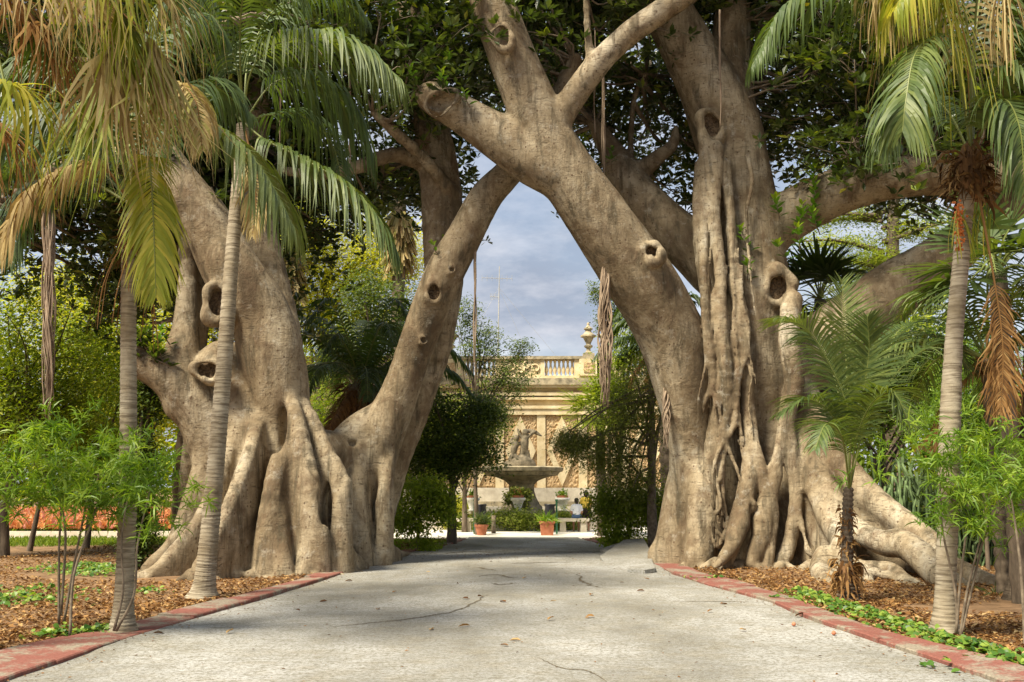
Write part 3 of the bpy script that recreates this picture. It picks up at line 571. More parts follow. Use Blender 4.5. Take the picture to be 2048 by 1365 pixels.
# ---- crowns: limbs end in twigs, twigs in rosettes of leaves
def rosettes(mb, cen, n, L, vlo=0, vhi=1, up_bias=.3):
    """n leaves round every centre"""
    N = len(cen)*n; c = np.repeat(cen, n, 0); d = RNG.normal(size=(N, 3)); d[:,2] = d[:,2]*.55+up_bias; d = unit(d)
    up = RNG.normal(size=(N, 3))*.35; up[:,2] += 1
    ln = L*RNG.uniform(.7, 1.25, N); a = np.clip(np.repeat(RNG.random(len(cen)), n)*.55 + RNG.random(N)*.45, 0, 1)*(vhi-vlo)+vlo
    leaf_add(mb, c + d*ln[:,None]*.15, d, up, ln, ln*RNG.uniform(.38,.5,N), a, 0, .12, 4)
def fig_crown(root, SK, hubs, nros=27, L=.235):
    top = SK[SK[:,2] > 5.0]; tw = MB(); lf = MB()
    for h in hubs:
        d = np.linalg.norm(top[:,:3]-h, axis=1) + .6*np.maximum(top[:,2]-h[2], 0); s = top[np.argmin(d), :3]; mid = (s+h)/2 + RNG.normal(0, .25, 3) + np.array((0,0,-.1))
        ln = np.linalg.norm(h-s); r = min(.07, .014+.012*ln)
        tw.tube(smooth_path([s, mid, h], 8), np.linspace(r, .012, 8), 5)
        e = h + RNG.normal(0, 1, (nros, 3))*np.array((.62,.62,.42))
        for q in e[:5]: tw.tube(smooth_path([h+(s-h)*.15, (h+q)/2+RNG.normal(0,.08,3), q], 4), np.linspace(.014, .006, 4), 3, cap=False)
        rosettes(lf, e, 9, L)
    tw.build('twigs', M['twig'], root, True); lf.build('crown', M['fig_leaf'], root)
def hub_field(n, xr, yr, zb, zt, seed, holes=()):
    r = np.random.default_rng(seed); out = []
    while len(out) < n:
        x, y = r.uniform(*xr), r.uniform(*yr); b = zb(x, y); z = b + (zt-b)*r.random()**1.4
        p = np.array((x, y, z))
        if any(abs(x-hx) < hw and z < hz for hx, hw, hz in holes): continue
        out.append(p)
    return np.array(out)
wavy = lambda x, y: .7*math.sin(x*1.3+y*.7)+.5*math.sin(x*2.9-y*1.1+2)
hubsL = hub_field(250, (-11, .6), (20, 27.5), lambda x, y: 8.5+wavy(x, y)-.10*(x+4)*(x < -6) + (y-22)*.12 + 2.5*(y < 22.5), 14.2, 5, [(.25, 1.5, 10.6)])
hubsL = np.concatenate([hubsL, hub_field(90, (-13, -6.5), (20, 25), lambda x, y: 8.0+.6*wavy(x, y), 12.5, 19), hub_field(70, (-12, -6), (21, 27), lambda x, y: 6.2+.6*wavy(x, y), 9.5, 9)])
hubsR = hub_field(300, (.2, 12.5), (19.5, 27.5), lambda x, y: 8.7+wavy(x, y)+(y-22)*.12+(.5+.3*max(0,y-24))*(x > 4.8) + 4.0*(y < 23.2)*(x < 6.5), 14.4, 6, [(.35, 1.6, 10.6)])
fig_crown(LFT, SKL, hubsL); fig_crown(RGT, SKR, hubsR)
def shoot(root, px, py, Y, up, n=16, L=.2, mat='fig_shoot', side=0):
    """an upright leafy water shoot"""
    a = P(px, py, Y); b = a + np.array((side, -.15, up)); pts = smooth_path([a, (a+b)/2+np.array((side*.3,-.1,0)), b], 10); mb = MB(); mb.tube(pts, np.linspace(.014, .005, 10), 5, 1)
    t = np.sort(RNG.random(n))**.8; pos = np.array([pts[int(q*9)] for q in t]); an = np.arange(n)*2.4; d = np.stack([np.cos(an), np.sin(an), .35+.8*t], 1)
    ln = L*(1.1-.35*t); leaf_add(mb, pos, d, np.array((0,0,1.))+RNG.normal(0,.2,(n,3)), ln, ln*.45, np.clip(.15+.8*t**2+RNG.normal(0,.1,n),0,1), 0, .12, 7)
    mb.build('leafy_shoot', [M[mat], M['twig']], root)
for q in ((1620,440,21.1,.9,26),(1650,380,21,.75,22),(1585,470,21.1,.7,22),(1560,440,21.1,.5,16),(1600,500,21,.5,16),(1690,340,20.9,.7,18),(1505,510,21.1,.6,12),(1495,560,21.1,.45,10),(1640,470,21,.6,18),(1730,300,20.9,.8,20),(1575,520,21.1,.35,12),(1610,380,21.1,.5,16)):
    shoot(RGT, q[0], q[1], q[2], q[3], q[4], .24, side=random.uniform(-.3,.3))
for q in ((900,190,19.7,.5,14),(940,215,19.8,.3,10),(1010,180,20,.5,12),(880,160,20,.6,16),(840,180,20,.5,14),(1165,305,22,.35,12),(1220,330,22.5,.4,12)): shoot(RGT, q[0], q[1], q[2], q[3], q[4], .2, side=random.uniform(-.25,.25))
for q in ((885,500,22.1,.25,8),(300,690,19.9,.4,16),(320,700,19.8,.35,14),(285,700,20,.3,14),(340,690,19.9,.45,14),(880,515,21.3,.3,8)): shoot(LFT, q[0], q[1], q[2], q[3], q[4], .17, 'ivy', random.uniform(-.3,.1))
for k in range(12): shoot(LFT, random.uniform(278,350), random.uniform(690,735), 19.75, random.uniform(.2,.5), 16, .2, 'tree_dark', random.uniform(-.4,.1))
# hanging ropes of aerial roots
def rope(root, px, y0, y1, Y, wpx, n=14):
    mb = MB(); a = P(px, y0, Y); b = P(px, y1, Y); m = 22
    for k in range(n):
        ph = RNG.uniform(0, 6.28, 3); t = np.linspace(0, RNG.uniform(.75, 1), m); w = R(wpx, Y)*(.25+.75*np.sin(np.clip(t*1.15, 0, 1)*np.pi*.85)**.8)
        x = a[0]+(b[0]-a[0])*t + w*(.5*np.sin(t*5+ph[0])+.35*np.sin(t*13+ph[1])); y = Y + w*(.5*np.cos(t*6+ph[2])+.3*np.sin(t*11+ph[0])); z = a[2]+(b[2]-a[2])*t
        mb.tube(np.stack([x,y,z],1), np.linspace(.018, .007, m)*RNG.uniform(.6,1.5), 4)
    mb.build('aerial_root', M['aerial'], root, True)
rope(LFT, 97, 330, 865, 17.5, 16, 34); rope(RGT, 1210, 525, 815, 20.5, 17, 46); rope(LFT, 950, 450, 810, 21.4, 4, 5); rope(RGT, 1332, 760, 900, 21.2, 9, 16); rope(RGT, 1207, 150, 560, 20.8, 5, 4)
for q in ((1440,20,300,20),(560,60,420,20.5),(700,120,430,21),(1190,60,330,20.2)): rope(RGT if q[0] > 1024 else LFT, q[0], q[1], q[2], q[3], 3, 2)
# ---------------------------------------------------------------- palms
def strips(mb, pos, d0, wv, L, Wd, droop, a, seg=6, mi=0, curl=.0, prof=None):
    """many ribbon leaflets that start along d0 and bend down under their weight"""
    N = len(pos); p = pos.copy(); d = unit(d0); L = np.broadcast_to(L, (N,)); Wd = np.broadcast_to(Wd, (N,)); droop = np.broadcast_to(droop, (N,)); V = []
    prof = prof or [.45, .95, 1, .85, .6, .32, .04]; nr = RNG.normal(0, curl, (seg+1, N, 3))
    for i in range(seg+1):
        w = wv - d*(wv*d).sum(1)[:,None]; w = unit(w); f = prof[min(i, len(prof)-1)]
        V.append(np.stack([p + w*(Wd*f*.5)[:,None], p - w*(Wd*f*.5)[:,None]], 1))
        p = p + d*(L/seg)[:,None]; d = d + np.array((0,0,-1.))*(droop/seg)[:,None] + nr[i]; d = unit(d)
    V = np.stack(V, 1).reshape(-1, 3); k = 2*(seg+1); i = np.arange(seg)
    Q = np.stack([2*i, 2*i+1, 2*i+3, 2*i+2], 1)[None] + (np.arange(N)*k)[:,None,None]
    mb.add(V, Q.reshape(-1, 4), mi, np.repeat(np.broadcast_to(a, (N,)), k))
def frond(root, pts, n=46, L=.75, Wd=.035, droop=1.6, vee=.25, fwd=.55, mat='palm_green', a=(.2,.9), start=.18, rr=.018, curl=.05, name='frond', world=False):
    """feather leaf: pts are (px, py, Y) along its midrib from the crown to the tip"""
    if not world: L, droop, n, Wd = L*1.18, droop*1.4, int(n*1.15), Wd*1.1
    w = np.array(pts, float) if world else np.array([P(*p) for p in pts]); c = smooth_path(w, 40); mb = MB(); mb.tube(c, np.linspace(rr, .004, 40), 5, 1, .6)
    t = np.linspace(start, .995, n); q = t*39; i = np.minimum(q.astype(int), 38); f = (q-i)[:,None]; pos = c[i]*(1-f)+c[i+1]*f; T = unit(c[i+1]-c[i])
    up = np.array((0,0,1.)) - T*T[:,2:3]; bad = np.linalg.norm(up, axis=1) < .35
    if bad.any(): up[bad] = up[bad] + np.array((0,-1.,.0)) * 0.6
    up = unit(up); S = unit(np.cross(T, up)); env = np.sin(np.clip((t-start)/(1-start)*.86+.12, 0, 1)*np.pi)**.55
    for sg in (-1, 1):
        jit = RNG.normal(0, .07, (n, 3)); d = S*sg + T*(fwd+.9*((t-start)/(1-start))**3)[:,None] + up*vee + jit
        strips(mb, pos, d, T, L*env*RNG.uniform(.88,1.1,n), Wd*(.6+.5*env), droop*RNG.uniform(.8,1.25,n), np.clip(RNG.uniform(*a, n), 0, 1), 6, 0, curl)
    return mb.build(name, [M[mat], M['stalk'] if mat in ('palm_green','palm_yellow') else M['palm_brown']], root)
leaf_mat('stalk', [(0, (.10,.14,.03)), (1, (.24,.26,.07))], .1, .5, .3)
def fan(root, hub, axis, L=.9, n=34, spread=2.6, droop=2.2, mat='palm_dead', a=(.2,1), Wd=.045, stalk=None, curl=.12, seg=8, split=.0, name='fan_leaf'):
    """fan leaf: segments radiate from the hub and hang at their ends"""
    hub = np.array(hub, float); axis = unit(axis); side = unit(np.cross(axis, (0,0,1.))); nrm = np.cross(side, axis); mb = MB()
    if stalk is not None: mb.tube(smooth_path([stalk, (np.array(stalk)+hub)/2+np.array((0,0,.12)), hub], 8), np.linspace(.022,.012,8), 5, 1)
    th = np.linspace(-spread/2, spread/2, n); d = axis*np.cos(th)[:,None] + side*np.sin(th)[:,None] + nrm*(.12*np.cos(th*n*.5))[:,None]
    pos = np.repeat(hub[None], n, 0) + d*.05; wv = np.cross(d, nrm)
    strips(mb, pos, d, wv, L*RNG.uniform(.8,1.15,n)*(1-.18*np.abs(th)/spread*2), Wd, droop*RNG.uniform(.7,1.3,n), RNG.uniform(*a, n), seg, 0, curl, [.25,.8,1,1,.8,.6,.45,.3,.08])
    return mb.build(name, [M[mat], M['palm_brown'] if 'dead' in mat or 'brown' in mat else M['stalk']], root)
def ringed_trunk(root, pts, name='trunk', pitch=.06, flare=1.55, mat='palm_bark', n=16, amp=.026):
    w = np.array([[*P(p[0], p[1], p[2]), R(p[3], p[2])] for p in pts]); L = np.linalg.norm(np.diff(w[:,:3], axis=0), axis=1).sum(); m = int(L/pitch)*3
    c = smooth_path(w, m); s = np.linspace(0, L, m); saw = np.tile([1+amp, 1+amp*.7, 1-amp], m//3+1)[:m]
    r = c[:,3]*saw*(1+RNG.normal(0, .012, m))*(1+(flare-1)*np.exp(-s/.22)); mb = MB(); mb.tube(c[:,:3], r, n, jit=.012); return mb.build(name, M[mat], root, True)
def fibre_mass(root, px, py, Y, rpx, hpx, n=160, mat='husk'):
    mb = MB(); a = RNG.random(n)*6.28; t = RNG.random(n); r = R(rpx, Y)*(.55+.6*t); c = P(px, py, Y); H = R(hpx, Y)
    pos = c + np.stack([r*np.cos(a)*.7, r*np.sin(a)*.7, (t-.5)*H], 1); d = np.stack([np.cos(a)*.8, np.sin(a)*.8, RNG.uniform(-.6,.9,n)], 1)
    strips(mb, pos, d, np.cross(d, RNG.normal(size=(n,3))), RNG.uniform(.15,.5,n)*R(rpx,Y)*4, RNG.uniform(.012,.05,n), RNG.uniform(1.5,4,n), RNG.random(n), 6, 0, .25)
    mb.lathe(c-np.array((0,0,H*.5)), [(R(rpx,Y)*.45,0),(R(rpx,Y)*.75,H*.3),(R(rpx,Y)*.7,H*.7),(R(rpx,Y)*.3,H)], 10, 1)
    mb.build('leaf_sheath', [M[mat], M['fibre']], root)
def spikes(root, px, py, Y, n=16, L=.8, mat='palm_brown', spread=.35, name='flower_spike'):
    mb = MB(); c = P(px, py, Y); a = RNG.random(n)*6.28; d = np.stack([np.cos(a)*spread, np.sin(a)*spread, np.full(n,-.4)], 1)
    strips(mb, np.repeat(c[None], n, 0)+RNG.normal(0,.05,(n,3)), d, np.cross(d, (0,0,1.)), L*RNG.uniform(.6,1.2,n), .014, 3, RNG.random(n), 7, 0, .06, [1,1,1,1,1,1,1,.5])
    mb.build(name, M[mat], root)

# slender palm with the pale upright trunk, left
K1 = empty('palm_tree', G(250, 1258), 'palm with straight pale trunk, a yellowing frond hanging and shrub stems against its foot', 'palm tree')
ringed_trunk(K1, [(245,1262,11.6,19),(250,1150,11.6,17.5),(255,1000,11.6,17),(257,800,11.6,16),(257,620,11.6,15),(260,430,11.6,15)], amp=.03)
fibre_mass(K1, 262, 470, 11.6, 22, 130, 110); spikes(K1, 262, 480, 11.5, 26, 1.15)
Y1 = 11.6; c1 = (264, 410, Y1)
for pts, kw in (([c1,(285,330,11.2),(298,320,10.9),(305,400,10.7),(309,500,10.65),(312,592,10.7)], dict(mat='palm_yellow', droop=1.1, L=.62, vee=-.05, fwd=.9, n=50, start=.22)),
    ([c1,(310,300,11.4),(385,238,11.2),(480,290,11),(540,365,10.9),(585,450,10.85)], dict(droop=2.4, L=1.0, a=(.65,1), start=.36, n=62)),
    ([c1,(225,270,11.7),(150,225,11.7),(60,230,11.7),(-20,300,11.7)], dict(droop=2.6, L=.8, a=(0,.5))),
    ([c1,(200,330,11.4),(120,350,11.2),(50,400,11),(-10,520,10.9)], dict(mat='palm_dead', droop=2.4, L=.75, a=(0,.6))),
    ([c1,(170,360,12),(90,370,12.2),(40,430,12.3),(20,530,12.3)], dict(droop=2.2, L=.6, a=(0,.5))),
    ([c1,(262,250,12.2),(300,100,12.8),(380,40,13.2),(450,80,13.6)], dict(droop=2.4, L=.8, a=(0,.5))),
    ([c1,(240,260,11),(200,120,10.5),(150,60,10.1),(90,90,9.8)], dict(droop=2.2, L=.8, a=(.1,.6))),
    ([c1,(245,300,12),(180,170,12.6),(90,120,13),(-10,170,13.2)], dict(droop=2.4, L=.9, a=(.1,.6))),
    ([c1,(280,300,12.2),(330,200,12.8),(420,170,13.3),(500,230,13.6)], dict(droop=2.4, L=.9, a=(.1,.6))),
    ([c1,(220,360,12.2),(140,290,12.8),(60,290,13.2),(0,360,13.4)], dict(droop=2.4, L=.8, a=(.1,.6))),
    ([c1,(290,250,11),(345,170,10.7),(390,200,10.4),(405,300,10.3)], dict(mat='palm_dead', droop=2.6, L=.6, a=(.3,1)))): frond(K1, pts, **kw)
# leaning palm by the left fig
K2 = empty('palm_tree', G(408, 1192), 'palm with a leaning ringed trunk against the foot of the left fig', 'palm tree')
ringed_trunk(K2, [(406,1196,15.2,23),(414,1120,15.2,19),(430,950,15.2,17),(449,720,15.2,15.5),(465,500,15.2,14),(480,330,15.2,13),(486,250,15.2,13)])
c2 = (487, 245, 15.2)
for pts, kw in (([c2,(500,150,14.9),(545,92,14.7),(640,76,14.5),(725,102,14.4),(800,160,14.3)], dict(droop=2.4, L=1.25, a=(.4,.95), n=76, start=.3)),
    ([c2,(530,280,14.8),(600,315,14.6),(680,362,14.4),(745,425,14.3),(790,500,14.3)], dict(droop=2.4, L=1.15, a=(.35,.9), n=70)),
    ([c2,(550,165,15.2),(630,165,15.3),(700,220,15.4),(740,300,15.4)], dict(droop=2.4, L=1.25, a=(.1,.6), n=70)),
    ([c2,(470,120,15),(420,20,14.8),(360,0,14.6),(300,60,14.5)], dict(droop=2.4, L=1.0, a=(0,.5), n=56)),
    ([c2,(500,110,15.8),(560,10,16.4),(660,-20,17),(730,40,17.4)], dict(droop=2.3, L=1.0, a=(0,.5))),
    ([c2,(440,200,15.6),(390,190,15.9),(340,240,16),(310,330,16)], dict(droop=2.3, L=.9, a=(0,.5))),
    ([c2,(540,230,15.8),(600,230,16.2),(660,280,16.5),(690,380,16.6)], dict(droop=2.3, L=.9, a=(0,.5))),
    ([c2,(480,100,14.6),(490,-20,14),(540,-60,13.6),(600,-20,13.3)], dict(droop=2.4, L=.95, a=(.2,.7))),
    ([c2,(505,330,14.9),(512,400,14.9),(505,470,14.9)], dict(mat='palm_dead', droop=2, L=.45, n=26, a=(.2,.8)))): frond(K2, pts, **kw)
# fan palm whose dry skirt hangs into the picture from above
K0 = empty('fan_palm', (-5.6, 9.9, 0), 'fan palm with a skirt of straw coloured dry leaves hanging down', 'palm tree')
ringed_trunk(K0, [(-100,1345,9.9,30),(-95,900,9.9,26),(-90,400,9.9,25),(-88,-150,9.9,25)], amp=.03)
top0 = P(-88, -170, 9.9)
for px, py, Y, L, m, dr, sp in ((40,-60,9.4,1.75,'palm_dead',3.2,2.6),(120,-70,9.0,1.8,'palm_dead',3.4,2.6),(200,-60,9.2,1.7,'palm_yellow',3.2,2.6),(270,-40,9.6,1.7,'palm_dead',3.0,2.4),(-10,-20,9.9,1.7,'palm_brown',3.2,2.6),
        (90,-20,10.4,1.9,'palm_yellow',3.4,2.6),(180,10,9.8,1.6,'palm_dead',3.2,2.6),(300,-100,10.2,1.6,'palm_green',3.4,2.4),(10,170,9.2,1.5,'palm_yellow',3.4,2.2),(-40,240,9.7,1.5,'palm_brown',3.2,2.2),(60,60,10.0,1.6,'palm_brown',3.4,2.6)):
    h = P(px, py, Y); ax = h-top0; ax[2] = -.3*abs(ax[0]); fan(K0, h, ax, L, 46, sp, dr, m, stalk=top0, curl=.16, Wd=.034, seg=9)
h = P(232, 10, 9.3); fan(K0, h, (.55,-.1,-1), 1.85, 40, 1.1, .7, 'palm_yellow', (0,.55), .05, top0, .05, 9); fan(K0, P(225,90,9.1), (.28,-.2,-1), 1.6, 40, 1.3, .9, 'palm_dead', (.1,1), .04, top0, .1, 9)
fan(K0, P(205,150,9.3), (-.05,-.2,-1), 1.4, 34, 1.2, 1, 'palm_yellow', (.0,.6), .045, top0, .08, 9); fan(K0, P(300,70,9.4), (.35,-.2,-1), 1.7, 40, .9, .8, 'palm_dead', (.2,1), .04, top0, .12, 9)
# tall palm on the right
K3 = empty('palm_tree', G(1893, 1266), 'palm with ringed trunk, shaggy brown leaf bases and a bunch of orange fruit', 'palm tree')
ringed_trunk(K3, [(1890,1268,11.5,21),(1892,1150,11.5,19),(1897,1000,11.5,20),(1900,850,11.5,20),(1908,680,11.5,17),(1922,520,11.5,16),(1932,400,11.5,16),(1940,330,11.5,15)])
fibre_mass(K3, 1942, 345, 11.5, 42, 120, 240); c3 = (1945, 320, 11.5)
for pts, kw in (([c3,(1910,100,11.4),(1820,-30,11.2),(1690,-45,11),(1570,20,10.9),(1505,130,10.8)], dict(droop=2.3, L=.9, a=(.2,.7), n=64, start=.28)),
    ([c3,(1915,150,11),(1870,80,10.6),(1830,110,10.3),(1812,200,10.1),(1805,262,10.1)], dict(droop=1.7, L=.75, a=(.35,.95), n=52, start=.4, fwd=.8)),
    ([c3,(1930,80,11.5),(1880,-70,11.4),(1790,-110,11.3),(1720,-40,11.2)], dict(mat='palm_dead', droop=2.6, L=.95, a=(.3,1), n=46)),
    ([c3,(1935,60,11),(1900,-60,10.7),(1840,-70,10.5),(1790,20,10.4)], dict(mat='palm_yellow', droop=3.4, L=1.0, a=(.2,1), n=50, start=.5)),
    ([c3,(1990,180,11.2),(2040,150,11),(2100,220,10.9),(2130,330,10.9)], dict(droop=2.2, L=.85, a=(.3,.9), n=50)),
    ([c3,(1975,240,11.1),(2010,200,10.8),(2040,260,10.6),(2050,380,10.6)], dict(droop=1.8, L=.8, a=(.2,.8), n=50)),
    ([c3,(1950,80,11.8),(1980,-80,12),(2050,-120,12.1),(2130,-40,12.2)], dict(droop=2.2, L=.9, a=(.2,.8))),
    ([c3,(1900,230,12),(1850,190,12.4),(1790,220,12.7),(1760,310,12.8)], dict(droop=2.2, L=.8, a=(.1,.6))),
    ([c3,(1950,60,11.2),(1960,-100,10.9),(1930,-190,10.7),(1860,-180,10.6)], dict(droop=2.4, L=.9, a=(0,.7), start=.5))): frond(K3, pts, **kw)
for q in ((1850,-60,10.7,1.7,'palm_yellow'),(1800,-40,10.9,1.4,'palm_dead'),(1885,-20,10.8,1.6,'palm_yellow'),(2010,-40,10.8,1.3,'palm_dead'),(1760,-40,11,1.0,'palm_dead')): spikes(K3, q[0], q[1], q[2], 34, q[3], q[4], .3, 'dry_leaflets')
for q in ((1920,425,11.35),(1962,430,11.45)): spikes(K3, q[0], q[1], q[2], 16, .6, 'palm_yellow', .3)
mb = MB()
for k in range(90):
    t = RNG.random(); c = P(1918+RNG.normal(0,5), 405+t*95, 11.28)+RNG.normal(0,.015,3); mb.lathe(c, [(.004,-.016),(.014,-.008),(.016,0),(.012,.01),(.003,.016)], 6)
simple('fruit', (.35,.08,.02), (.60,.20,.05), 9, .5, .2, .01); mb.build('fruit_bunch', M['fruit'], K3, True)
frond(K3, [c3,(1965,430,11.2),(1985,540,11),(2003,660,10.9),(2006,740,10.9),(2000,830,10.9)], mat='palm_brown', droop=1.5, L=.5, n=52, Wd=.017, a=(.1,1), start=.45, curl=.2, vee=.05, fwd=.9, name='dry_frond')
# young palm in front of the right fig
K4 = empty('young_palm', G(1697, 1196), 'young palm with ragged short trunk and fresh upright fronds', 'palm tree')
ringed_trunk(K4, [(1697,1205,14.9,20),(1694,1140,14.9,13),(1694,1060,14.9,11),(1697,975,14.9,9)], amp=.12, flare=1.3, mat='dark_bark')
fibre_mass(K4, 1692, 1165, 14.9, 24, 90, 200, 'palm_brown'); fibre_mass(K4, 1694, 1080, 14.9, 14, 130, 160, 'palm_brown'); c4 = (1699, 985, 14.9)
for pts, kw in (([c4,(1700,880,14.7),(1690,800,14.6),(1655,720,14.5),(1610,655,14.4),(1555,640,14.3)], dict(droop=1.6, L=.75, a=(.5,1), n=58, start=.25)),
    ([c4,(1698,850,14.9),(1692,720,15),(1688,640,15),(1684,560,15)], dict(droop=.3, L=.55, a=(.5,1), n=34, vee=.5, start=.35)),
    ([c4,(1712,880,14.8),(1728,780,14.7),(1738,700,14.6),(1735,635,14.4)], dict(droop=.6, L=.6, a=(.3,.9), n=50, vee=.35, start=.25)),
    ([c4,(1725,870,14.9),(1775,770,14.9),(1840,705,14.9),(1900,690,14.9),(1940,740,14.9)], dict(droop=1.6, L=.7, a=(.1,.7), n=54, start=.25)),
    ([c4,(1685,880,14.6),(1655,820,14.4),(1610,800,14.2),(1560,830,14.1)], dict(droop=1.5, L=.55, a=(.1,.7), n=46, start=.22)),
    ([c4,(1715,870,14.4),(1750,800,14),(1790,790,13.7),(1820,850,13.5)], dict(droop=1.6, L=.6, a=(.3,.9), n=46, start=.25)),
    ([c4,(1690,870,15.2),(1670,760,15.5),(1640,690,15.8),(1600,680,16)], dict(droop=1.4, L=.6, a=(0,.6), n=46, start=.22)),
    ([c4,(1705,860,15.2),(1745,740,15.6),(1800,660,15.9),(1860,640,16.2)], dict(droop=1.4, L=.7, a=(0,.6), n=50, start=.22)),
    ([c4,(1690,900,14.3),(1675,860,13.9),(1650,850,13.6),(1630,900,13.4)], dict(droop=1.6, L=.5, a=(.2,.8), n=40, start=.22))): kw['droop'] *= .5; kw.setdefault('vee', .35); kw['n'] = int(kw['n']*1.25); kw['Wd'] = .024; kw['curl'] = .07; frond(K4, pts, rr=.014, **kw)
# palms further back
def feather_palm(name, label, px, py0, pyc, Y, rpx, n, L, lf, mat='palm_green', a=(0,.5), dead=5, seed=3, up=1.0):
    r = np.random.default_rng(seed); b = G(px, py0) if py0 > 1000 else P(px, py0, Y); o = empty(name, (b[0], Y, 0), label, 'palm tree'); top = P(px, pyc, Y)
    zz = np.linspace(-.1, top[2], 60); mb = MB(); mb.tube(np.stack([0*zz+top[0], 0*zz+Y, zz], 1), R(rpx, Y)*(1+.12*np.tile([1,0,-1], 20)), 12, jit=.05); mb.build('trunk', M['dark_bark'], o, True)
    fibre_mass(o, px, pyc+rpx*1.2, Y, rpx*1.5, rpx*3, 160)
    for k in range(n+dead):
        az = k*2.399+r.uniform(-.2,.2); dd = k >= n; el = r.uniform(-.9,-.3) if dd else r.uniform(.05, 1.25)*up; l = L*r.uniform(.8,1.1)*(.7 if dd else 1); d = np.array((math.cos(az)*math.cos(el), math.sin(az)*math.cos(el), math.sin(el)))
        p1 = top+d*l*.35; p2 = p1 + unit(d+np.array((0,0,-.45)))*l*.35; p3 = p2+unit(d+np.array((0,0,-1.3)))*l*.3
        frond(o, [top, p1, p2, p3], 40, lf, .04*Y/20, 2.0, .2, .6, 'palm_brown' if dd else mat, a, .15, .03, world=True)
    return o
feather_palm('feather_palm', 'dark feather palm with shaggy brown neck seen between the stems of the left fig', 722, 1040, 770, 29, 30, 24, 3.6, .8, seed=4)
feather_palm('feather_palm', 'feather palm spreading low behind the leaning limb of the right fig', 1330, 1060, 690, 33, 16, 16, 2.6, .7, seed=8)
feather_palm('feather_palm', 'palm with broad drooping fronds behind the tall palm on the right', 1975, 1100, 720, 15.5, 13, 16, 2.4, .65, 'palm_green', (.3,1), 2, 12)
def fan_palm(name, label, px, pyc, Y, n, L, mat, a, tr, skirt=0, seed=1, base=0.0, elr=(-.3, 1.3)):
    r = np.random.default_rng(seed); top = P(px, pyc, Y); o = empty(name, (top[0], Y, 0), label, 'palm tree'); zz = np.linspace(-.1, top[2], 30); mb = MB(); mb.tube(np.stack([0*zz+top[0], 0*zz+Y, zz], 1), tr*(1+.08*np.tile([1,0,-1],10)), 10, jit=.05); mb.build('trunk', M['dark_bark'], o, True)
    for k in range(n):
        az = k*2.399; el = r.uniform(*elr); d = np.array((math.cos(az)*math.cos(el), math.sin(az)*math.cos(el), math.sin(el))); fan(o, top+d*L*.8, d+np.array((0,0,-.15)), L, 24, 3.4, .35, mat, a, L*.075, top, .03, 5)
    for k in range(skirt):
        az = k*2.399; h = top - np.array((0,0,.2+skirt*.0+2.2*k/skirt)); d = np.array((math.cos(az)*.5, math.sin(az)*.5, -1)); fan(o, h+d*.25, d, L*1.1, 18, 1.6, .8, 'palm_dead', (0,1), L*.09, h, .06, 5, name='dry_leaf')
fan_palm('fan_palm', 'low fan palm with bright fresh fans in front of the garden wall', 1200, 835, 35, 16, .95, 'palm_yellow', (0,.45), .16, seed=2)
fan_palm('fan_palm', 'tall fan palm with thick thatch of dry leaves behind the left fig', 800, 395, 44, 16, 1.2, 'palm_green', (.3,1), .3, 34, 3)
fan_palm('fan_palm', 'fan palm catching the sun, golden thatch, between left fig and dark feather palm', 582, 470, 46, 16, 1.3, 'palm_yellow', (.2,1), .3, 24, 5)
fan_palm('fan_palm', 'fan palm with big deep green fans behind the orange fruit', 1995, 545, 14.6, 15, .85, 'palm_green', (.2,.8), .13, 0, 6)
fan_palm('fan_palm', 'spiky fan palm tucked behind the trunk of the right fig', 1640, 600, 25, 18, .9, 'palm_green', (0,.5), .16, 0, 9)
mb = MB(); E0 = empty('palm_tree', G(2036, 1232), 'thick brown palm trunk rooted among the fig roots beside the cactus thicket', 'palm tree')
ringed_trunk(E0, [(2036,1240,15,40),(2050,1150,15,28),(2062,1000,15,26),(2075,700,15,25),(2090,200,15,24),(2095,-250,15,24)], mat='dark_bark', flare=1.25)
tp = P(2095, -260, 15)
for k in range(12): az = k*2.4; frond(E0, [tp, tp+np.array((math.cos(az)*.9, math.sin(az)*.9, .8)), tp+np.array((math.cos(az)*1.9, math.sin(az)*1.9, .6)), tp+np.array((math.cos(az)*2.7, math.sin(az)*2.7, -.4))], 40, .7, world=True)
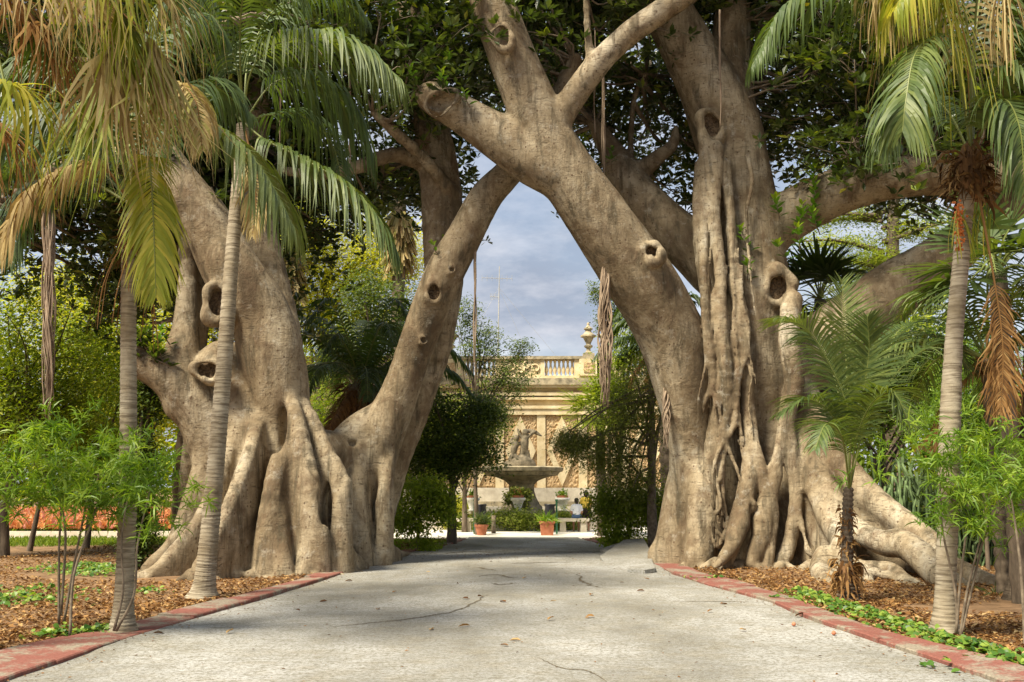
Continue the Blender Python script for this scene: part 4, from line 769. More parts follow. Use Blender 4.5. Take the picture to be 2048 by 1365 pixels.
# ---------------------------------------------------------------- garden trees and shrubs
def crown_pts(blobs, clump=.35, seed=0, per=28):
    """leaf positions: leaves bunch round hubs spread through each ellipsoid, denser to its skin"""
    r = np.random.default_rng(seed); out = []; hubs = []
    for c, rad, n in blobs:
        k = max(4, n//per); d = unit(r.normal(size=(k, 3))); q = r.random(k)**.45; h = np.array(c) + d*q[:,None]*np.array(rad)*(1+.22*np.sin(d@np.array((5.1,4.3,6.7))+seed))[:,None]
        hubs.append(h); out.append(np.repeat(h, per, 0) + r.normal(size=(k*per, 3))*clump*min(rad)**.5*np.array((1,1,.7)))
    return np.concatenate(out), np.concatenate(hubs)
def tree(name, label, base, blobs, mat, L=.16, trunk=None, tr=.14, tmat='dark_bark', clump=.35, hang=0., seed=0, cat='tree', group=None, asp=.45, nlimb=26, shape=4, per=28):
    """blobs: ((px, py, Y), (rx, ry, rz), leaves); trunk: list of (px, py, Y) above the base"""
    b = np.array(base, float); o = empty(name, b, label, cat, group); bl = [(P(*c), rad, n) for c, rad, n in blobs]; pos, hubs = crown_pts(bl, clump, seed, per)
    ok = pos[:,2] > .05; pos = pos[ok]; r = np.random.default_rng(seed+50); N = len(pos)
    top = [P(*q) for q in trunk] if trunk else [np.mean([c for c, _, _ in bl], 0)]
    pts = smooth_path([b-np.array((0,0,.1)), *top], 24); mb = MB(); mb.tube(pts, np.linspace(tr*1.15, tr*.35, 24), 9, jit=.06)
    for h in hubs[r.permutation(len(hubs))[:nlimb]]:
        s = pts[int(r.uniform(8, 23))]; mb.tube(smooth_path([s, (s+h)/2+np.array((0,0,.12*np.linalg.norm(h-s)))+r.normal(0,.08,3), h], 7), np.linspace(tr*.32, tr*.06, 7), 5, cap=False)
    mb.build('trunk', M[tmat], o, True)
    d = unit(r.normal(size=(N, 3)) + np.array((0,0,-hang))); d, up = toward_light(r, d); ln = L*r.uniform(.6, 1.3, N); hv = r.random(len(pos)//per+1); a = np.clip(np.repeat(hv, per)[:N]*.5+r.random(N)*.5, 0, 1)
    lf = MB(); leaf_add(lf, pos, d, up, ln, ln*asp, a, 0, .15, shape); lf.build('crown', M[mat], o); return o
T = tree
at = lambda px, Y: np.array((P(px, 900, Y)[0], Y, 0.))
T('leafy_tree', 'bright green leafy tree with crooked thin trunk behind the hanging rope of roots', at(25,24), [((30,700,24),(1.6,1.6,2.0),9000),((120,800,25),(1.2,1.4,1.2),6000),((-40,850,24),(1.3,1.3,1.3),5000)], 'tree_mid', .13, [(12,1000,24),(60,850,24),(25,740,24)], .12, seed=1)
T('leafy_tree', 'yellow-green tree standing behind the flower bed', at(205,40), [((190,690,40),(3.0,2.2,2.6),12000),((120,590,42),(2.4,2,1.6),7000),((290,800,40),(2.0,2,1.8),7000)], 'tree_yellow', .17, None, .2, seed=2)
T('leafy_tree', 'shady green tree with dark slender trunk in front of the flower bed', at(72,26.5), [((110,860,26.5),(1.3,1.2,.7),5000),((180,700,27.5),(1.5,1.2,1.5),7000)], 'tree_mid', .12, [(80,1000,26.5),(100,880,26.5)], .07, seed=3)
T('leafy_tree', 'spreading tree leaning over the lawn left of the ivy-clad stump', at(185,27.5), [((215,900,27.5),(1.2,1.2,.6),4000),((260,780,29),(1.2,1.2,1.6),6000)], 'tree_mid', .13, [(190,950,27.5),(215,880,27.5)], .08, seed=4)
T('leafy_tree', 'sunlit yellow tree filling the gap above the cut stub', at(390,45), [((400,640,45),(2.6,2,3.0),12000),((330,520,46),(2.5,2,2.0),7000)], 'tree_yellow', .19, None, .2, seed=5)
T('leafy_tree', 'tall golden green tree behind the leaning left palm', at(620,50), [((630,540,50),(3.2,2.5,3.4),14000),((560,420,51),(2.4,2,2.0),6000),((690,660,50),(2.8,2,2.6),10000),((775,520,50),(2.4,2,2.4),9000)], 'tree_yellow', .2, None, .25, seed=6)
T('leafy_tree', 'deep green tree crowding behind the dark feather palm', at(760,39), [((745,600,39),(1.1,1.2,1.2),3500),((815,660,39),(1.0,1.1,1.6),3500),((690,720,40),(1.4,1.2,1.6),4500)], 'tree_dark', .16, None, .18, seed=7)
T('leafy_tree', 'low lime green tree under the saddle of the left fig', at(650,42), [((650,860,42),(2.6,1.5,2.0),9000),((790,840,42),(2.0,1.5,2.2),8000)], 'tree_mid', .17, None, .15, seed=8)
T('ivy_stump', 'dead trunk wrapped in dark ivy beside the pale palm trunk', at(282,20.5), [((280,1060,20.4),(.32,.32,.7),3500),((284,930,20.4),(.3,.3,.8),3500),((290,800,20.4),(.38,.35,.55),2500)], 'tree_dark', .10, [(280,1000,20.5),(288,760,20.5)], .16, seed=9, cat='tree stump', clump=.2)
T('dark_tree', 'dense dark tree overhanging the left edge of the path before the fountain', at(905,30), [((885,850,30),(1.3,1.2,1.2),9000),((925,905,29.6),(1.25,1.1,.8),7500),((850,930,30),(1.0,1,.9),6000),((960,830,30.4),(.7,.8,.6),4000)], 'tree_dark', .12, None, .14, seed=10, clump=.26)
T('weeping_tree', 'small weeping tree with light leaves trailing to the grass left of the path', at(838,26.5), [((845,985,26.5),(.75,.6,.5),3500),((815,1035,26.3),(.5,.4,.5),2200),((880,1020,26.3),(.4,.4,.6),1800),((850,1075,26.2),(.25,.2,.4),500)], 'tree_mid', .11, [(838,1030,26.5),(845,960,26.5)], .05, hang=1.6, seed=11, clump=.22)
T('airy_tree', 'thin airy tree with sparse branches against the sky over the garden wall', at(955,36), [((960,690,36),(.8,.8,.9),2600),((1010,760,36),(1.0,.8,.9),3200),((930,640,36),(.5,.5,.9),1300),((1040,700,36),(.6,.5,.4),800),((985,830,36),(.7,.6,.8),2600)], 'tree_dark', .11, [(950,900,36),(960,700,36)], .08, seed=12, clump=.2, nlimb=60)
T('leafy_tree', 'sunlit green bush beneath the airy tree at the wall', at(930,38), [((955,850,38),(.9,.9,1.3),5000),((905,880,38),(.9,.9,1.2),4000)], 'tree_mid', .13, None, .1, seed=13)
T('tamarisk_tree', 'feathery grey-green tree with straight trunk at the right edge of the path', at(1303,27), [((1270,830,27),(.95,.9,1.1),6500),((1200,905,27),(.95,.8,.6),5500),((1330,740,27.5),(.8,.8,.8),4000),((1260,960,27),(.8,.7,.7),4000),((1145,885,27.4),(.5,.5,.35),3500)], 'cypress', .13, [(1303,1000,27),(1304,850,27),(1300,760,27)], .14, tmat='twig', hang=.7, seed=14, asp=.2, clump=.28)
T('weeping_tree', 'leafy vine-like tree trailing bright leaves beside the straight trunk right of the path', at(1255,28), [((1215,1010,27.8),(.55,.5,.65),3600),((1275,1010,27.6),(.6,.5,.8),4200),((1325,1020,28),(.5,.5,.9),3400),((1235,1070,27.5),(.35,.3,.35),1200)], 'tree_mid', .11, [(1258,1020,28),(1265,960,28)], .05, hang=1.4, seed=15, clump=.22)
T('leafy_tree', 'green tree with tiny yellow flowers beside the low fan palm', at(1230,34), [((1225,790,34),(.8,.8,1.2),5000),((1270,700,34.5),(.8,.8,1.1),4500)], 'tree_mid', .12, None, .1, seed=16)
T('leafy_tree', 'dark tree peeping above the leaning limb against the sky', at(1215,38), [((1195,585,38),(.4,.5,.5),700),((1215,640,38),(.45,.5,.8),1300),((1250,600,38),(.6,.6,.9),2200)], 'tree_dark', .12, None, .08, seed=17, clump=.22)
def cedar():
    o = empty('cedar_tree', at(1785,42), 'pale green cedar with flat layered boughs beyond the right fig', 'tree'); mb = MB(); lf = MB(); r = np.random.default_rng(3); b = at(1785,42)
    mb.tube(smooth_path([b, P(1785,600,42), P(1788,300,42)], 20), np.linspace(.42,.2,20), 10)
    for k in range(34):
        z = r.uniform(4.6, 17); az = r.uniform(0, 6.28); ln = r.uniform(2.5, 6.2); s = np.array((b[0]+.1, b[1], z)); e = s+np.array((math.cos(az)*ln, math.sin(az)*ln*.6, r.uniform(-.3,.8))); c = smooth_path([s, (s+e)/2+np.array((0,0,.3)), e], 12); mb.tube(c, np.linspace(.11,.02,12), 5)
        n = 900; t = r.uniform(.15,1,n); p = c[(t*11).astype(int)]+r.normal(size=(n,3))*np.array((.55,.55,.13)); d = unit(r.normal(size=(n,3))*np.array((1,1,.3))+np.array((0,0,.25))); l = r.uniform(.1,.24,n)
        leaf_add(lf, p, d, np.repeat(np.array([[0,0,1.]]),n,0)+r.normal(0,.3,(n,3)), l, l*.32, np.clip(r.random()*.4+r.random(n)*.6,0,1))
    mb.build('trunk', M['dark_bark'], o, True); lf.build('crown', M['cedar'], o)
cedar()
T('leafy_tree', 'lime green bushy tree under the right-hand lower limb of the fig', at(1760,30), [((1750,780,30),(1.7,1.2,1.6),8000),((1880,740,30),(1.6,1.2,1.7),8000),((1660,800,30),(1.0,1,1.3),4000)], 'shrub_leaf', .16, None, .12, seed=18)
T('bamboo_clump', 'yellow-green bamboo-like clump behind the tall right palm', at(1960,20), [((1960,760,20),(.9,.7,.9),4500),((2030,850,19.5),(.8,.7,.9),4500),((1890,850,20.5),(.7,.6,.6),2800)], 'shrub_leaf', .2, None, .04, hang=.5, seed=19, cat='shrub', asp=.12)
# far wood that closes the garden
def far_wood():
    r = np.random.default_rng(77); lf = MB()
    for side in (-1, 1):
        n = 34000; x = side*r.uniform(5 if side < 0 else 6.5, 48, n); y = r.uniform(56, 66, n); h = 9 + 3.5*np.sin(x*.55+1)+2*np.sin(x*1.3); h = np.where(np.abs(x) < 13, 5.0, h); z = r.random(n)**.8*h
        d, up = toward_light(r, unit(r.normal(size=(n,3)))); l = r.uniform(.3,.65,n); v = np.clip(.5+.35*np.sin(x*.7+z*.8)+r.normal(0,.2,n), 0, 1)
        leaf_add(lf, np.stack([x,y,z],1), d, up, l, l*.55, v)
    tag(lf.build('far_wood', M['tree_mid']), 'mass of distant trees closing off the garden', 'trees', kind='stuff')
far_wood()
# narrow-leaved bright shrubs
def shrub(name, label, stems, tops, nl=900, L=.17, seed=0, mat='shrub_leaf', r0=.018):
    """stems: list of pixel polylines (px, py, Y); tops: leaf tufts (px, py, Y, radius)"""
    b = P(*stems[0][0]); b[2] = 0; o = empty(name, b, label, 'shrub'); r = np.random.default_rng(seed)
    for st in stems:
        mb = MB(); c = smooth_path([P(*q) for q in st], 16); mb.tube(c, np.linspace(r0, r0*.4, 16), 6, jit=.08); mb.build('stem', M['twig'], o, True)
    lf = MB()
    for px, py, Y, rad in tops:
        c = P(px, py, Y); k = 15; h = c + r.normal(size=(k,3))*rad*np.array((1.15,.9,.75)); n = nl//42; p = np.repeat(h, n, 0)+r.normal(size=(k*n,3))*.03; d = unit(r.normal(size=(k*n,3))+np.array((0,0,.55))); l = L*r.uniform(.6,1.2,k*n)
        strips(lf, p, d, np.cross(d, r.normal(size=(k*n,3))), l, .017, 1.1, np.clip(np.repeat(r.random(k),n)*.5+r.random(k*n)*.5,0,1), 3, 0, .03, [.5,1,.8,.05])
    lf.build('foliage', M[mat], o)
shrub('oleander_shrub', 'bright narrow-leaved shrub with several thin bare stems left of the pale palm', [[(118,1250,11.6),(118,1100,11.6),(120,1000,11.5),(85,900,11.4)],[(128,1245,11.6),(150,1120,11.6),(175,990,11.5),(180,900,11.4)],[(140,1275,11.2),(148,1150,11.3),(185,1040,11.3),(210,960,11.3)],[(122,1230,11.6),(130,1050,11.6),(95,960,11.6),(60,920,11.6)]],
      [(60,930,11.4,.34),(110,900,11.4,.32),(165,915,11.3,.34),(200,960,11.2,.26),(30,900,11.6,.3),(150,960,11.4,.24),(80,990,11.3,.2),(20,960,11.5,.25),(130,870,11.5,.25),(180,1020,11.3,.15)], seed=1)
shrub('oleander_shrub', 'bright narrow-leaved shrub whose stems rise against the foot of the pale palm', [[(228,1262,11.35),(246,1180,11.3),(243,1080,11.2),(258,980,11.2)],[(232,1262,11.35),(268,1190,11.3),(275,1090,11.2),(300,980,11.2)]], [(255,960,11.1,.3),(300,960,11.2,.28),(225,970,11.1,.24),(310,1010,11.3,.2),(270,930,11.2,.22)], seed=2)
shrub('oleander_shrub', 'bright feathery shrub forking against the tall right palm', [[(1915,1282,11.2),(1910,1180,11.2),(1885,1060,11.1),(1880,960,11.1)],[(1918,1284,11.2),(1935,1180,11.2),(1960,1080,11.1),(1985,960,11)],[(1912,1270,11.2),(1922,1150,11.2),(1935,1040,11.2),(1940,940,11.1)],[(1920,1280,11.2),(1950,1150,11.2),(1975,1060,11.1),(2030,980,11)]],
      [(1880,920,11.1,.3),(1930,910,11.1,.32),(1985,920,11,.32),(2030,930,11,.3),(1950,960,11,.28),(2010,990,10.9,.28),(1900,980,11.1,.22),(1940,1050,11,.16)], seed=3)
shrub('oleander_shrub', 'bright feathery shrub with a bare crooked stem, beyond the cactus thicket', [[(2052,1330,10.4),(2045,1180,10.4),(2035,1080,10.4),(2020,980,10.4)]], [(2050,920,10.4,.3),(2030,970,10.4,.26),(2075,1000,10.4,.3)], seed=4, r0=.022)
shrub('lily_clump', 'small strappy green plant among the fig roots', [[(1996,1215,15.5),(1996,1205,15.5),(1997,1195,15.5)]], [(1996,1200,15.5,.08)], 150, .35, 5, 'palm_green')
# cactus thicket behind the roots
def cactus():
    o = empty('cactus_thicket', at(1880,22), 'tangled thicket of thin grey-green cactus stems behind the fig roots', 'cactus'); r = np.random.default_rng(5); mb = MB()
    for k in range(330):
        x = P(r.uniform(1770,2100), 1000, 22)[0]; y = r.uniform(21.0, 23.0); h = r.uniform(.8,2.6); p = np.array((x, y, 0)); pts = [p]
        for q in range(4): p = p + np.array((r.normal(0,.13), r.normal(0,.1), h/4)); pts.append(p)
        mb.tube(smooth_path(pts, 8), np.linspace(.022,.03,8), 5)
    mb.build('stems', M['cactus'], o, True, kind='stuff')
    mb = MB(); c = r.uniform(0,1,(2600,3))*np.array((5.2,2.0,2.0))+np.array((P(1790,900,22)[0],21.0,.2)); d = unit(r.normal(size=(2600,3))); l = r.uniform(.1,.3,2600); leaf_add(mb, c, d, r.normal(size=(2600,3)), l, l*.22, r.random(2600)); mb.build('spiny_leaves', M['tree_dark'], o, kind='stuff')
cactus()
# ivy along the right kerb, patches on the left
def ivy(name, label, spots, seed):
    r = np.random.default_rng(seed); lf = MB()
    for px, py, rad, n in spots:
        c = G(px, py); p = c + r.normal(size=(n,3))*np.array((rad,rad*.8,0)); p[:,2] = np.maximum(ground_z(p[:,0],p[:,1]), .03)+r.random(n)*.11*np.exp(-((p[:,0]-c[0])**2+(p[:,1]-c[1])**2)/rad**2)+.03
        d = unit(np.stack([r.normal(size=n), r.normal(size=n)-.4, r.normal(size=n)*.3-.1],1)); l = r.uniform(.05,.095,n)
        leaf_add(lf, p, d, np.stack([r.normal(0,.4,n),r.normal(0,.4,n)-.5,np.ones(n)],1), l, l*.95, np.clip(r.random(n),0,1), 0, .1, 7)
    tag(lf.build(name, M['ivy']), label, 'ivy', kind='stuff')
t = np.linspace(0,1,26)
ivy('ivy_creeper', 'light green ivy creeping along the kerb on the right', [(np.interp(q,[0,.3,.6,1],[1600,1700,1830,2030]), np.interp(q,[0,.3,.6,1],[1192,1232,1272,1340]), .14, 46) for q in t]+[(1565,1205,.12,22),(1420,1164,.18,26),(1880,1345,.1,10)], 6)
ivy('ivy_patch', 'ivy growing over the kerb by the shrub stems on the left', [(105,1285,.13,45),(135,1280,.14,50),(190,1275,.13,50),(215,1272,.1,30),(300,1190,.2,30)], 7)
ivy('ivy_patch', 'dark mound of ivy at the foot of the ivy-clad stump', [(165,1140,.5,420),(200,1150,.4,300),(20,1215,.5,300),(90,1190,.4,90)], 8)
# lawn strip and flower bed
def turf(name, label, x0, x1, y0, y1, n, mat, L, seed, wide=.25, z0=0.0):
    r = np.random.default_rng(seed); lf = MB(); p = np.stack([r.uniform(x0,x1,n), r.uniform(y0,y1,n), r.uniform(z0,z0+.03,n)],1); p[:,2] += (.45*(p[:,1]-y0)/(y1-y0) if name.startswith('flower') else 0); d = unit(np.stack([r.normal(0,.5,n),r.normal(0,.5,n),np.ones(n)],1)); l = L*r.uniform(.5,1.3,n)
    leaf_add(lf, p, d, r.normal(size=(n,3)), l, l*wide, r.random(n)); tag(lf.build(name, M[mat]), label, 'grass' if mat == 'grass' else 'flowers', kind='stuff')
turf('lawn', 'short green grass strip in front of the flower bed', -20, -4.2, 28.5, 33, 16000, 'grass', .13, 1)
turf('lawn', 'short grass tufts left of the path end', -4.4, -1.9, 26.5, 32, 4000, 'grass', .10, 2); turf('lawn', 'short grass tufts right of the path end', 2.6, 6.5, 27.5, 32, 4000, 'grass', .12, 3)
turf('flower_bed', 'massed orange and pink bedding flowers behind a pale edging', -22, -8.2, 35.3, 40.5, 16000, 'petal', .26, 4, .7, .22)
turf('flower_foliage', 'green leaves under the massed bedding flowers', -22, -8.2, 35.3, 40.5, 9000, 'grass', .26, 5, .4, .0)
mb = MB(); mb.box((-15, 35.0, .08), (14.5, .2, .2)); tag(mb.build('bed_edging', M['pale_stone']), 'pale stone edging along the orange flower bed', 'edging')
# fallen leaves on the path
rr = np.random.default_rng(12); lm = None
pts = [(1012,1211),(955,1200),(938,1205),(785,1190),(916,1262),(860,1268),(1095,1248),(1180,1242),(1000,1300),(1190,1240),(1100,1210),(1440,1215),(1492,1269),(1415,1233),(754,1227),(452,1277),(304,1278),(1042,1290),(690,1168),(915,1174),(1045,1164),(1240,1170),(1290,1190),(1180,1198),(1590,1240),(600,1230),(655,1208),(980,1130),(1300,1165),(860,1150)]
for k, q in enumerate(pts):
    mb = MB(); leaf_add(mb, np.zeros((1,3)), np.array([[1,0,.1]]), np.array([[.1,.2,1.]]), np.array([1.]), np.array([.42]), rr.random(), 0, .3, 7)
    o = mb.build('fallen_leaf', M['litter']); c = G(*q); o.location = (c[0], c[1], path_z(c[0], c[1])+.012); s = rr.uniform(.08,.16); o.scale = (s,s,s); o.rotation_euler = (rr.normal(0,.15), rr.normal(0,.15), rr.uniform(0,6.28)); tag(o, 'dry brown fallen leaf lying on the grey concrete path', 'leaf', 'fallen leaves on the path')
for q in ((1588,1259),(1668,1278)):
    mb = MB(); c = G(*q); mb.lathe((c[0],c[1],path_z(c[0],c[1])+.028), [(.003,-.025),(.02,-.016),(.027,0),(.02,.016),(.004,.026)], 10); tag(mb.build('fallen_fig', M['terracotta'], None, True), 'small round brown fig fruit fallen on the path by the kerb', 'fruit', 'fallen figs on the path')

def debris():
    r = np.random.default_rng(31); n = 1500; y = 8+24*r.random(n)**1.2; u = r.random(n); e = r.random(n) < .6; u = np.where(e, np.where(u < .5, u**2*.25, 1-(1-u)**2*.25), u); x = xat(Lin,y)+.03+(xat(Rin,y)-xat(Lin,y)-.06)*u; x[:420] = r.normal(-.6,1.3,420); y[:420] = r.normal(24.5,1.4,420); ok = (x > xat(Lin,y)) & (x < xat(Rin,y)); x, y = x[ok], y[ok]; n = len(x)
    a = r.random(n)*6.28; l = r.uniform(.012,.05,n); lf = MB(); leaf_add(lf, np.stack([x,y,path_z(x,y)+.006+r.random(n)*.006],1), np.stack([np.cos(a),np.sin(a),r.normal(0,.15,n)],1), np.stack([r.normal(0,.3,n),r.normal(0,.3,n),np.ones(n)],1), l, l*.5, r.random(n)*.6, 0, .3)
    tag(lf.build('path_debris', M['litter']), 'crumbs of dry leaf and dirt strewn over the path', 'leaf litter', kind='stuff')
debris()
# ---------------------------------------------------------------- garden wall, fountain, benches, people
WY = 52.0
WALL = empty('garden_wall', (P(1040,1000,WY)[0], WY, 0), 'ornate honey limestone garden wall with balustrade, rubble panels and urns', 'wall')
def wx(px): return P(px, 900, WY)[0]
def wz(py): return P(1040, py, WY)[2]
def wb(name, x0, x1, z0, z1, y0, y1, mat, parent=WALL):
    mb = MB(); mb.box(((x0+x1)/2, (y0+y1)/2, (z0+z1)/2), (abs(x1-x0), abs(y1-y0), abs(z1-z0))); return mb.build(name, M[mat], parent)
XC = wx(1040); HW = 13.0
body = wb('wall_face', XC-HW, XC+HW, 0, wz(772), WY+.15, WY+.9, 'stone')
wb('plinth', XC-HW, XC+HW, 0, wz(1003), WY-.9, WY+.15, 'stone_weathered'); wb('plinth_ledge', XC-HW, XC+HW, wz(1003), wz(976), WY-.6, WY+.15, 'pale_stone')
for n, (a, b, pr, m) in enumerate([(830,818,.06,'stone'),(818,812,.13,'stone'),(800,795,.10,'stone'),(792,786,.14,'stone'),(776,771,.22,'stone'),(771,758,.34,'stone_weathered')]): wb('cornice', XC-HW, XC+HW, wz(a), wz(b), WY-pr, WY+.6, m)
wb('coping', XC-HW, XC+HW, wz(719), wz(713), WY-.12, WY+.75, 'stone_weathered'); wb('balustrade_base', XC-HW, XC+HW, wz(758), wz(752), WY-.02, WY+.6, 'stone')
# field panels of rough stone between pilasters; a diamond of smooth stone on each
pz0, pz1 = wz(976), wz(830); step = wx(1091)-wx(1008)
for k in range(-5, 6):
    x0 = XC + wx(1091)-wx(1040) + (k-1)*(step+.0)*1.0; pil = wx(1091)-wx(1074)
    wb('pilaster', x0-pil, x0, pz0, pz1, WY+.02, WY+.15, 'stone')
    xa, xb = x0, x0+step-pil; mb = MB(); nx, nz = 26, 40; X, Z = np.meshgrid(np.linspace(xa, xb, nx), np.linspace(pz0, pz1, nz)); Yv = WY+.11+RNG.uniform(-.04,.02,X.shape); Yv[0] = Yv[-1] = WY+.14; Yv[:,0] = Yv[:,-1] = WY+.14
    i = np.arange(nz-1)[:,None]*nx; j = np.arange(nx-1)[None]; mb.add(np.stack([X,Yv,Z],-1).reshape(-1,3), np.stack([i+j,i+j+1,i+j+nx+1,i+j+nx],-1).reshape(-1,4)); rp_ = mb.build('rubble_panel', M['rubble'], WALL)
    cx, cz, hw, hh = (xa+xb)/2, (pz0+pz1)/2, (xb-xa)*.46, (pz1-pz0)*.48; a = np.array([(0,hh),(hw,0),(0,-hh),(-hw,0)]); b = a*.62; V = [(cx+q[0], WY-.02, cz+q[1]) for q in a]+[(cx+q[0], WY-.02, cz+q[1]) for q in b]+[(cx+q[0], WY+.14, cz+q[1]) for q in a]+[(cx+q[0], WY+.14, cz+q[1]) for q in b]
    n = np.arange(4); m = (n+1) % 4; mb = MB(); mb.add(V, [np.stack([n,n+4,m+4,m],1), np.stack([n,m,m+8,n+8],1), np.stack([n+4,n+12,m+12,m+4],1)]); mb.build('diamond_frame', M['stone'], rp_)
bal = [(.085,0),(.085,.03),(.05,.06),(.06,.12),(.10,.24),(.095,.32),(.055,.46),(.05,.58),(.075,.62),(.075,.66),(.085,.68),(.085,.74)]
zb, zt = wz(752), wz(719); bme = MB(); bme.lathe((0,0,0), [(r*1.05, z/.74*(zt-zb)) for r, z in bal], 10); b0 = bme.build('baluster', M['stone'], WALL, True); bm = b0.data; first = True
def urn(x, y, z, s=1.0, par=WALL):
    mb = MB(); mb.box((x,y,z+.09*s), (.62*s,.62*s,.18*s)); mb.lathe((x,y,z), [(q[0]*s,q[1]*s) for q in [(.22,.18),(.22,.24),(.12,.32),(.11,.46),(.22,.54),(.25,.62),(.14,.68),(.13,.74),(.24,.95),(.30,1.08),(.44,1.12),(.44,1.2),(.33,1.26),(.24,1.34),(.17,1.42),(.17,1.5),(.25,1.55),(.25,1.6),(.14,1.68),(.08,1.76),(.07,1.82),(.085,1.87),(.05,1.93),(.0,1.95)]], 16); return mb.build('urn', M['stone_weathered'], par)
def scroll(xa, xb):
    mb = MB(); s = 1
    for k in range(5):
        t = np.linspace(0, 4.6, 24); c = ((xa+xb)/2+(k-2)*(xb-xa)*.19, (zb+zt)/2+(.1 if k % 2 else -.08)); r = .06+.045*t; mb.tube(np.stack([c[0]+s*r*np.cos(t+k), 0*t+WY-.03, c[1]+r*np.sin(t+k)],1), .045, 6); s = -s
    wb('relief_ground', xa, xb, zb, zt, WY+.02, WY+.4, 'stone'); mb.build('scroll_relief', M['stone'], WALL, True)
for k in (-1, 0, 1):                                            # bays of the parapet: relief, balusters, pier with urn
    o = XC + k*8.2
    for s in (-1, 1):
        e = lambda px: o + s*(wx(px)-wx(1040))
        x0, x1 = sorted((e(1090), e(1150))); wb('parapet_post', *sorted((e(1082), e(1090))), zb, zt, WY-.02, WY+.5, 'stone'); wb('parapet_post', *sorted((e(1150), e(1160))), zb, zt, WY-.02, WY+.5, 'stone')
        for x in np.linspace(x0+.1, x1-.1, 7):
            if first: q = b0; first = False
            else: q = bpy.data.objects.new('baluster', bm); C.objects.link(q); q.parent = WALL
            q.location = np.array((x, WY+.2, zb)) - np.array(WALL.location)
        pier_ = wb('pier', *sorted((e(1160), e(1200))), zb, zt, WY-.14, WY+.6, 'stone'); wb('pier_inset', *sorted((e(1169), e(1191))), zb+.16, zt-.2, WY-.18, WY, 'rubble', pier_); urn(e(1180), WY+.25, wz(713), .95, pier_)
    scroll(o-(wx(1082)-wx(1040)), o+(wx(1082)-wx(1040)))
# antenna on a house roof behind the wall
A = P(996, 640, 70); ANT = empty('roof_antenna', (A[0], 70, 0), 'thin metal aerial mast with cross arms above the garden wall', 'antenna'); mz = lambda py: P(996, py, 70)[2]
mb = MB(); mb.tube([(A[0]-.1,70,0),(A[0],70,mz(700)),(A[0]+.1,70,mz(533))], [.06,.05,.03], 6); mb.build('mast', M['metal'], ANT)
for py, a, b in ((556,-1.15,1.0),(593,-.55,.05)): mb = MB(); mb.tube([(A[0]+a,70,mz(py)),(A[0]+b,70,mz(py+2))], .022, 5); [mb.tube([(A[0]+x,70,mz(py)-.25),(A[0]+x,70,mz(py)+.2)], .012, 4) for x in np.linspace(a,b,7)]; mb.build('aerial_arm', M['metal'], ANT)
mb = MB(); [mb.tube([(A[0]+.05,70,mz(575)),(A[0]+x,70,mz(715))], .008, 4) for x in (-2.6,2.2,4.2)]; mb.build('guy_wire', M['metal'], ANT)
# ---- fountain
FY = 45.0; FX = P(1043, 940, FY)[0]; fz = lambda py: P(1043, py, FY)[2]; fr = lambda px: R(px, FY)
FO = empty('fountain', (FX, FY, 0), 'stone fountain with a broad octagonal bowl carried on a waisted pedestal', 'fountain')
def ln(name, prof, mat, n=8, ph=math.pi/8, sm=False): mb = MB(); mb.lathe((FX,FY,0), prof, n, 0, .5, ph); return mb.build(name, M[mat], FO, sm)
ln('bowl', [(fr(27),fz(968)),(fr(33),fz(962)),(fr(50),fz(955)),(fr(72),fz(951)),(fr(76),fz(945)),(fr(82),fz(943)),(fr(84),fz(936)),(fr(78),fz(934)),(fr(70),fz(938)),(fr(10),fz(940))], 'stone_weathered', 16)
ln('pedestal', [(fr(44),.3),(fr(44),fz(1014)),(fr(38),fz(1008)),(fr(31),fz(995)),(fr(27),fz(982)),(fr(27),fz(970)),(fr(29),fz(968))], 'stone_weathered')
PR = 5.3; ln('basin_wall', [(PR,-.05),(PR,.62),(PR+.12,.65),(PR+.12,.76),(PR-.38,.76),(PR-.38,.3)], 'pale_stone', 24)
mb = MB(); a = np.arange(40)*2*np.pi/40; mb.add(np.stack([FX+(PR-.3)*np.cos(a), FY+(PR-.3)*np.sin(a), 0*a+.66],1), [np.arange(40)[None]]); mb.build('water', M['water'], FO)
# the sculpture on the bowl: two putti wrestling a dolphin on a rock
def sculpture():
    o = empty('sculpture', (FX, FY, fz(938)), 'weathered stone group of two cherubs on a rock atop the fountain bowl', 'sculpture'); fd = Field((FX-1.5,FY-1,fz(940)),(FX+1.5,FY+1,fz(845)),.035)
    S = lambda pts, k=.06: fd.limb([(p[0],p[1],FY+(p[3] if len(p) > 3 else 0),p[2]) for p in pts], k)
    S([(1020,933,14),(1045,930,20),(1062,934,12)]); S([(1030,926,10),(1052,924,10)])
    S([(1047,905,6),(1049,893,8),(1050,880,7.5),(1051,872,4)]); S([(1051,866,6.5),(1051,864,6.5)]); S([(1046,902,6),(1043,915,5),(1047,928,3.5)]); S([(1052,902,6),(1056,914,5),(1054,927,3.5)]); S([(1055,876,3.6),(1063,868,3),(1072,862,2.4)]); S([(1045,877,3.6),(1039,868,3),(1035,858,2.4)])
    S([(1058,862,5,.1),(1072,866,4.5,.1),(1084,873,2)]); S([(1026,912,5,-.1),(1028,900,7,-.1),(1031,889,6.5,-.1),(1032,884,3.5,-.1)]); S([(1032,878,5.8,-.1),(1032,876,5.8,-.1)]); S([(1025,912,5,-.15),(1020,920,4.5,-.2),(1024,930,3,-.2)]); S([(1030,912,5,-.15),(1036,919,4.4,-.2),(1034,930,3,-.2)]); S([(1028,890,3.4,-.1),(1022,882,2.8),(1027,872,2.2)]); S([(1035,891,3.4,-.1),(1041,886,2.8),(1046,880,2.2)])
    field_object(fd, 'figures', o, M['statue'], .012)
sculpture()
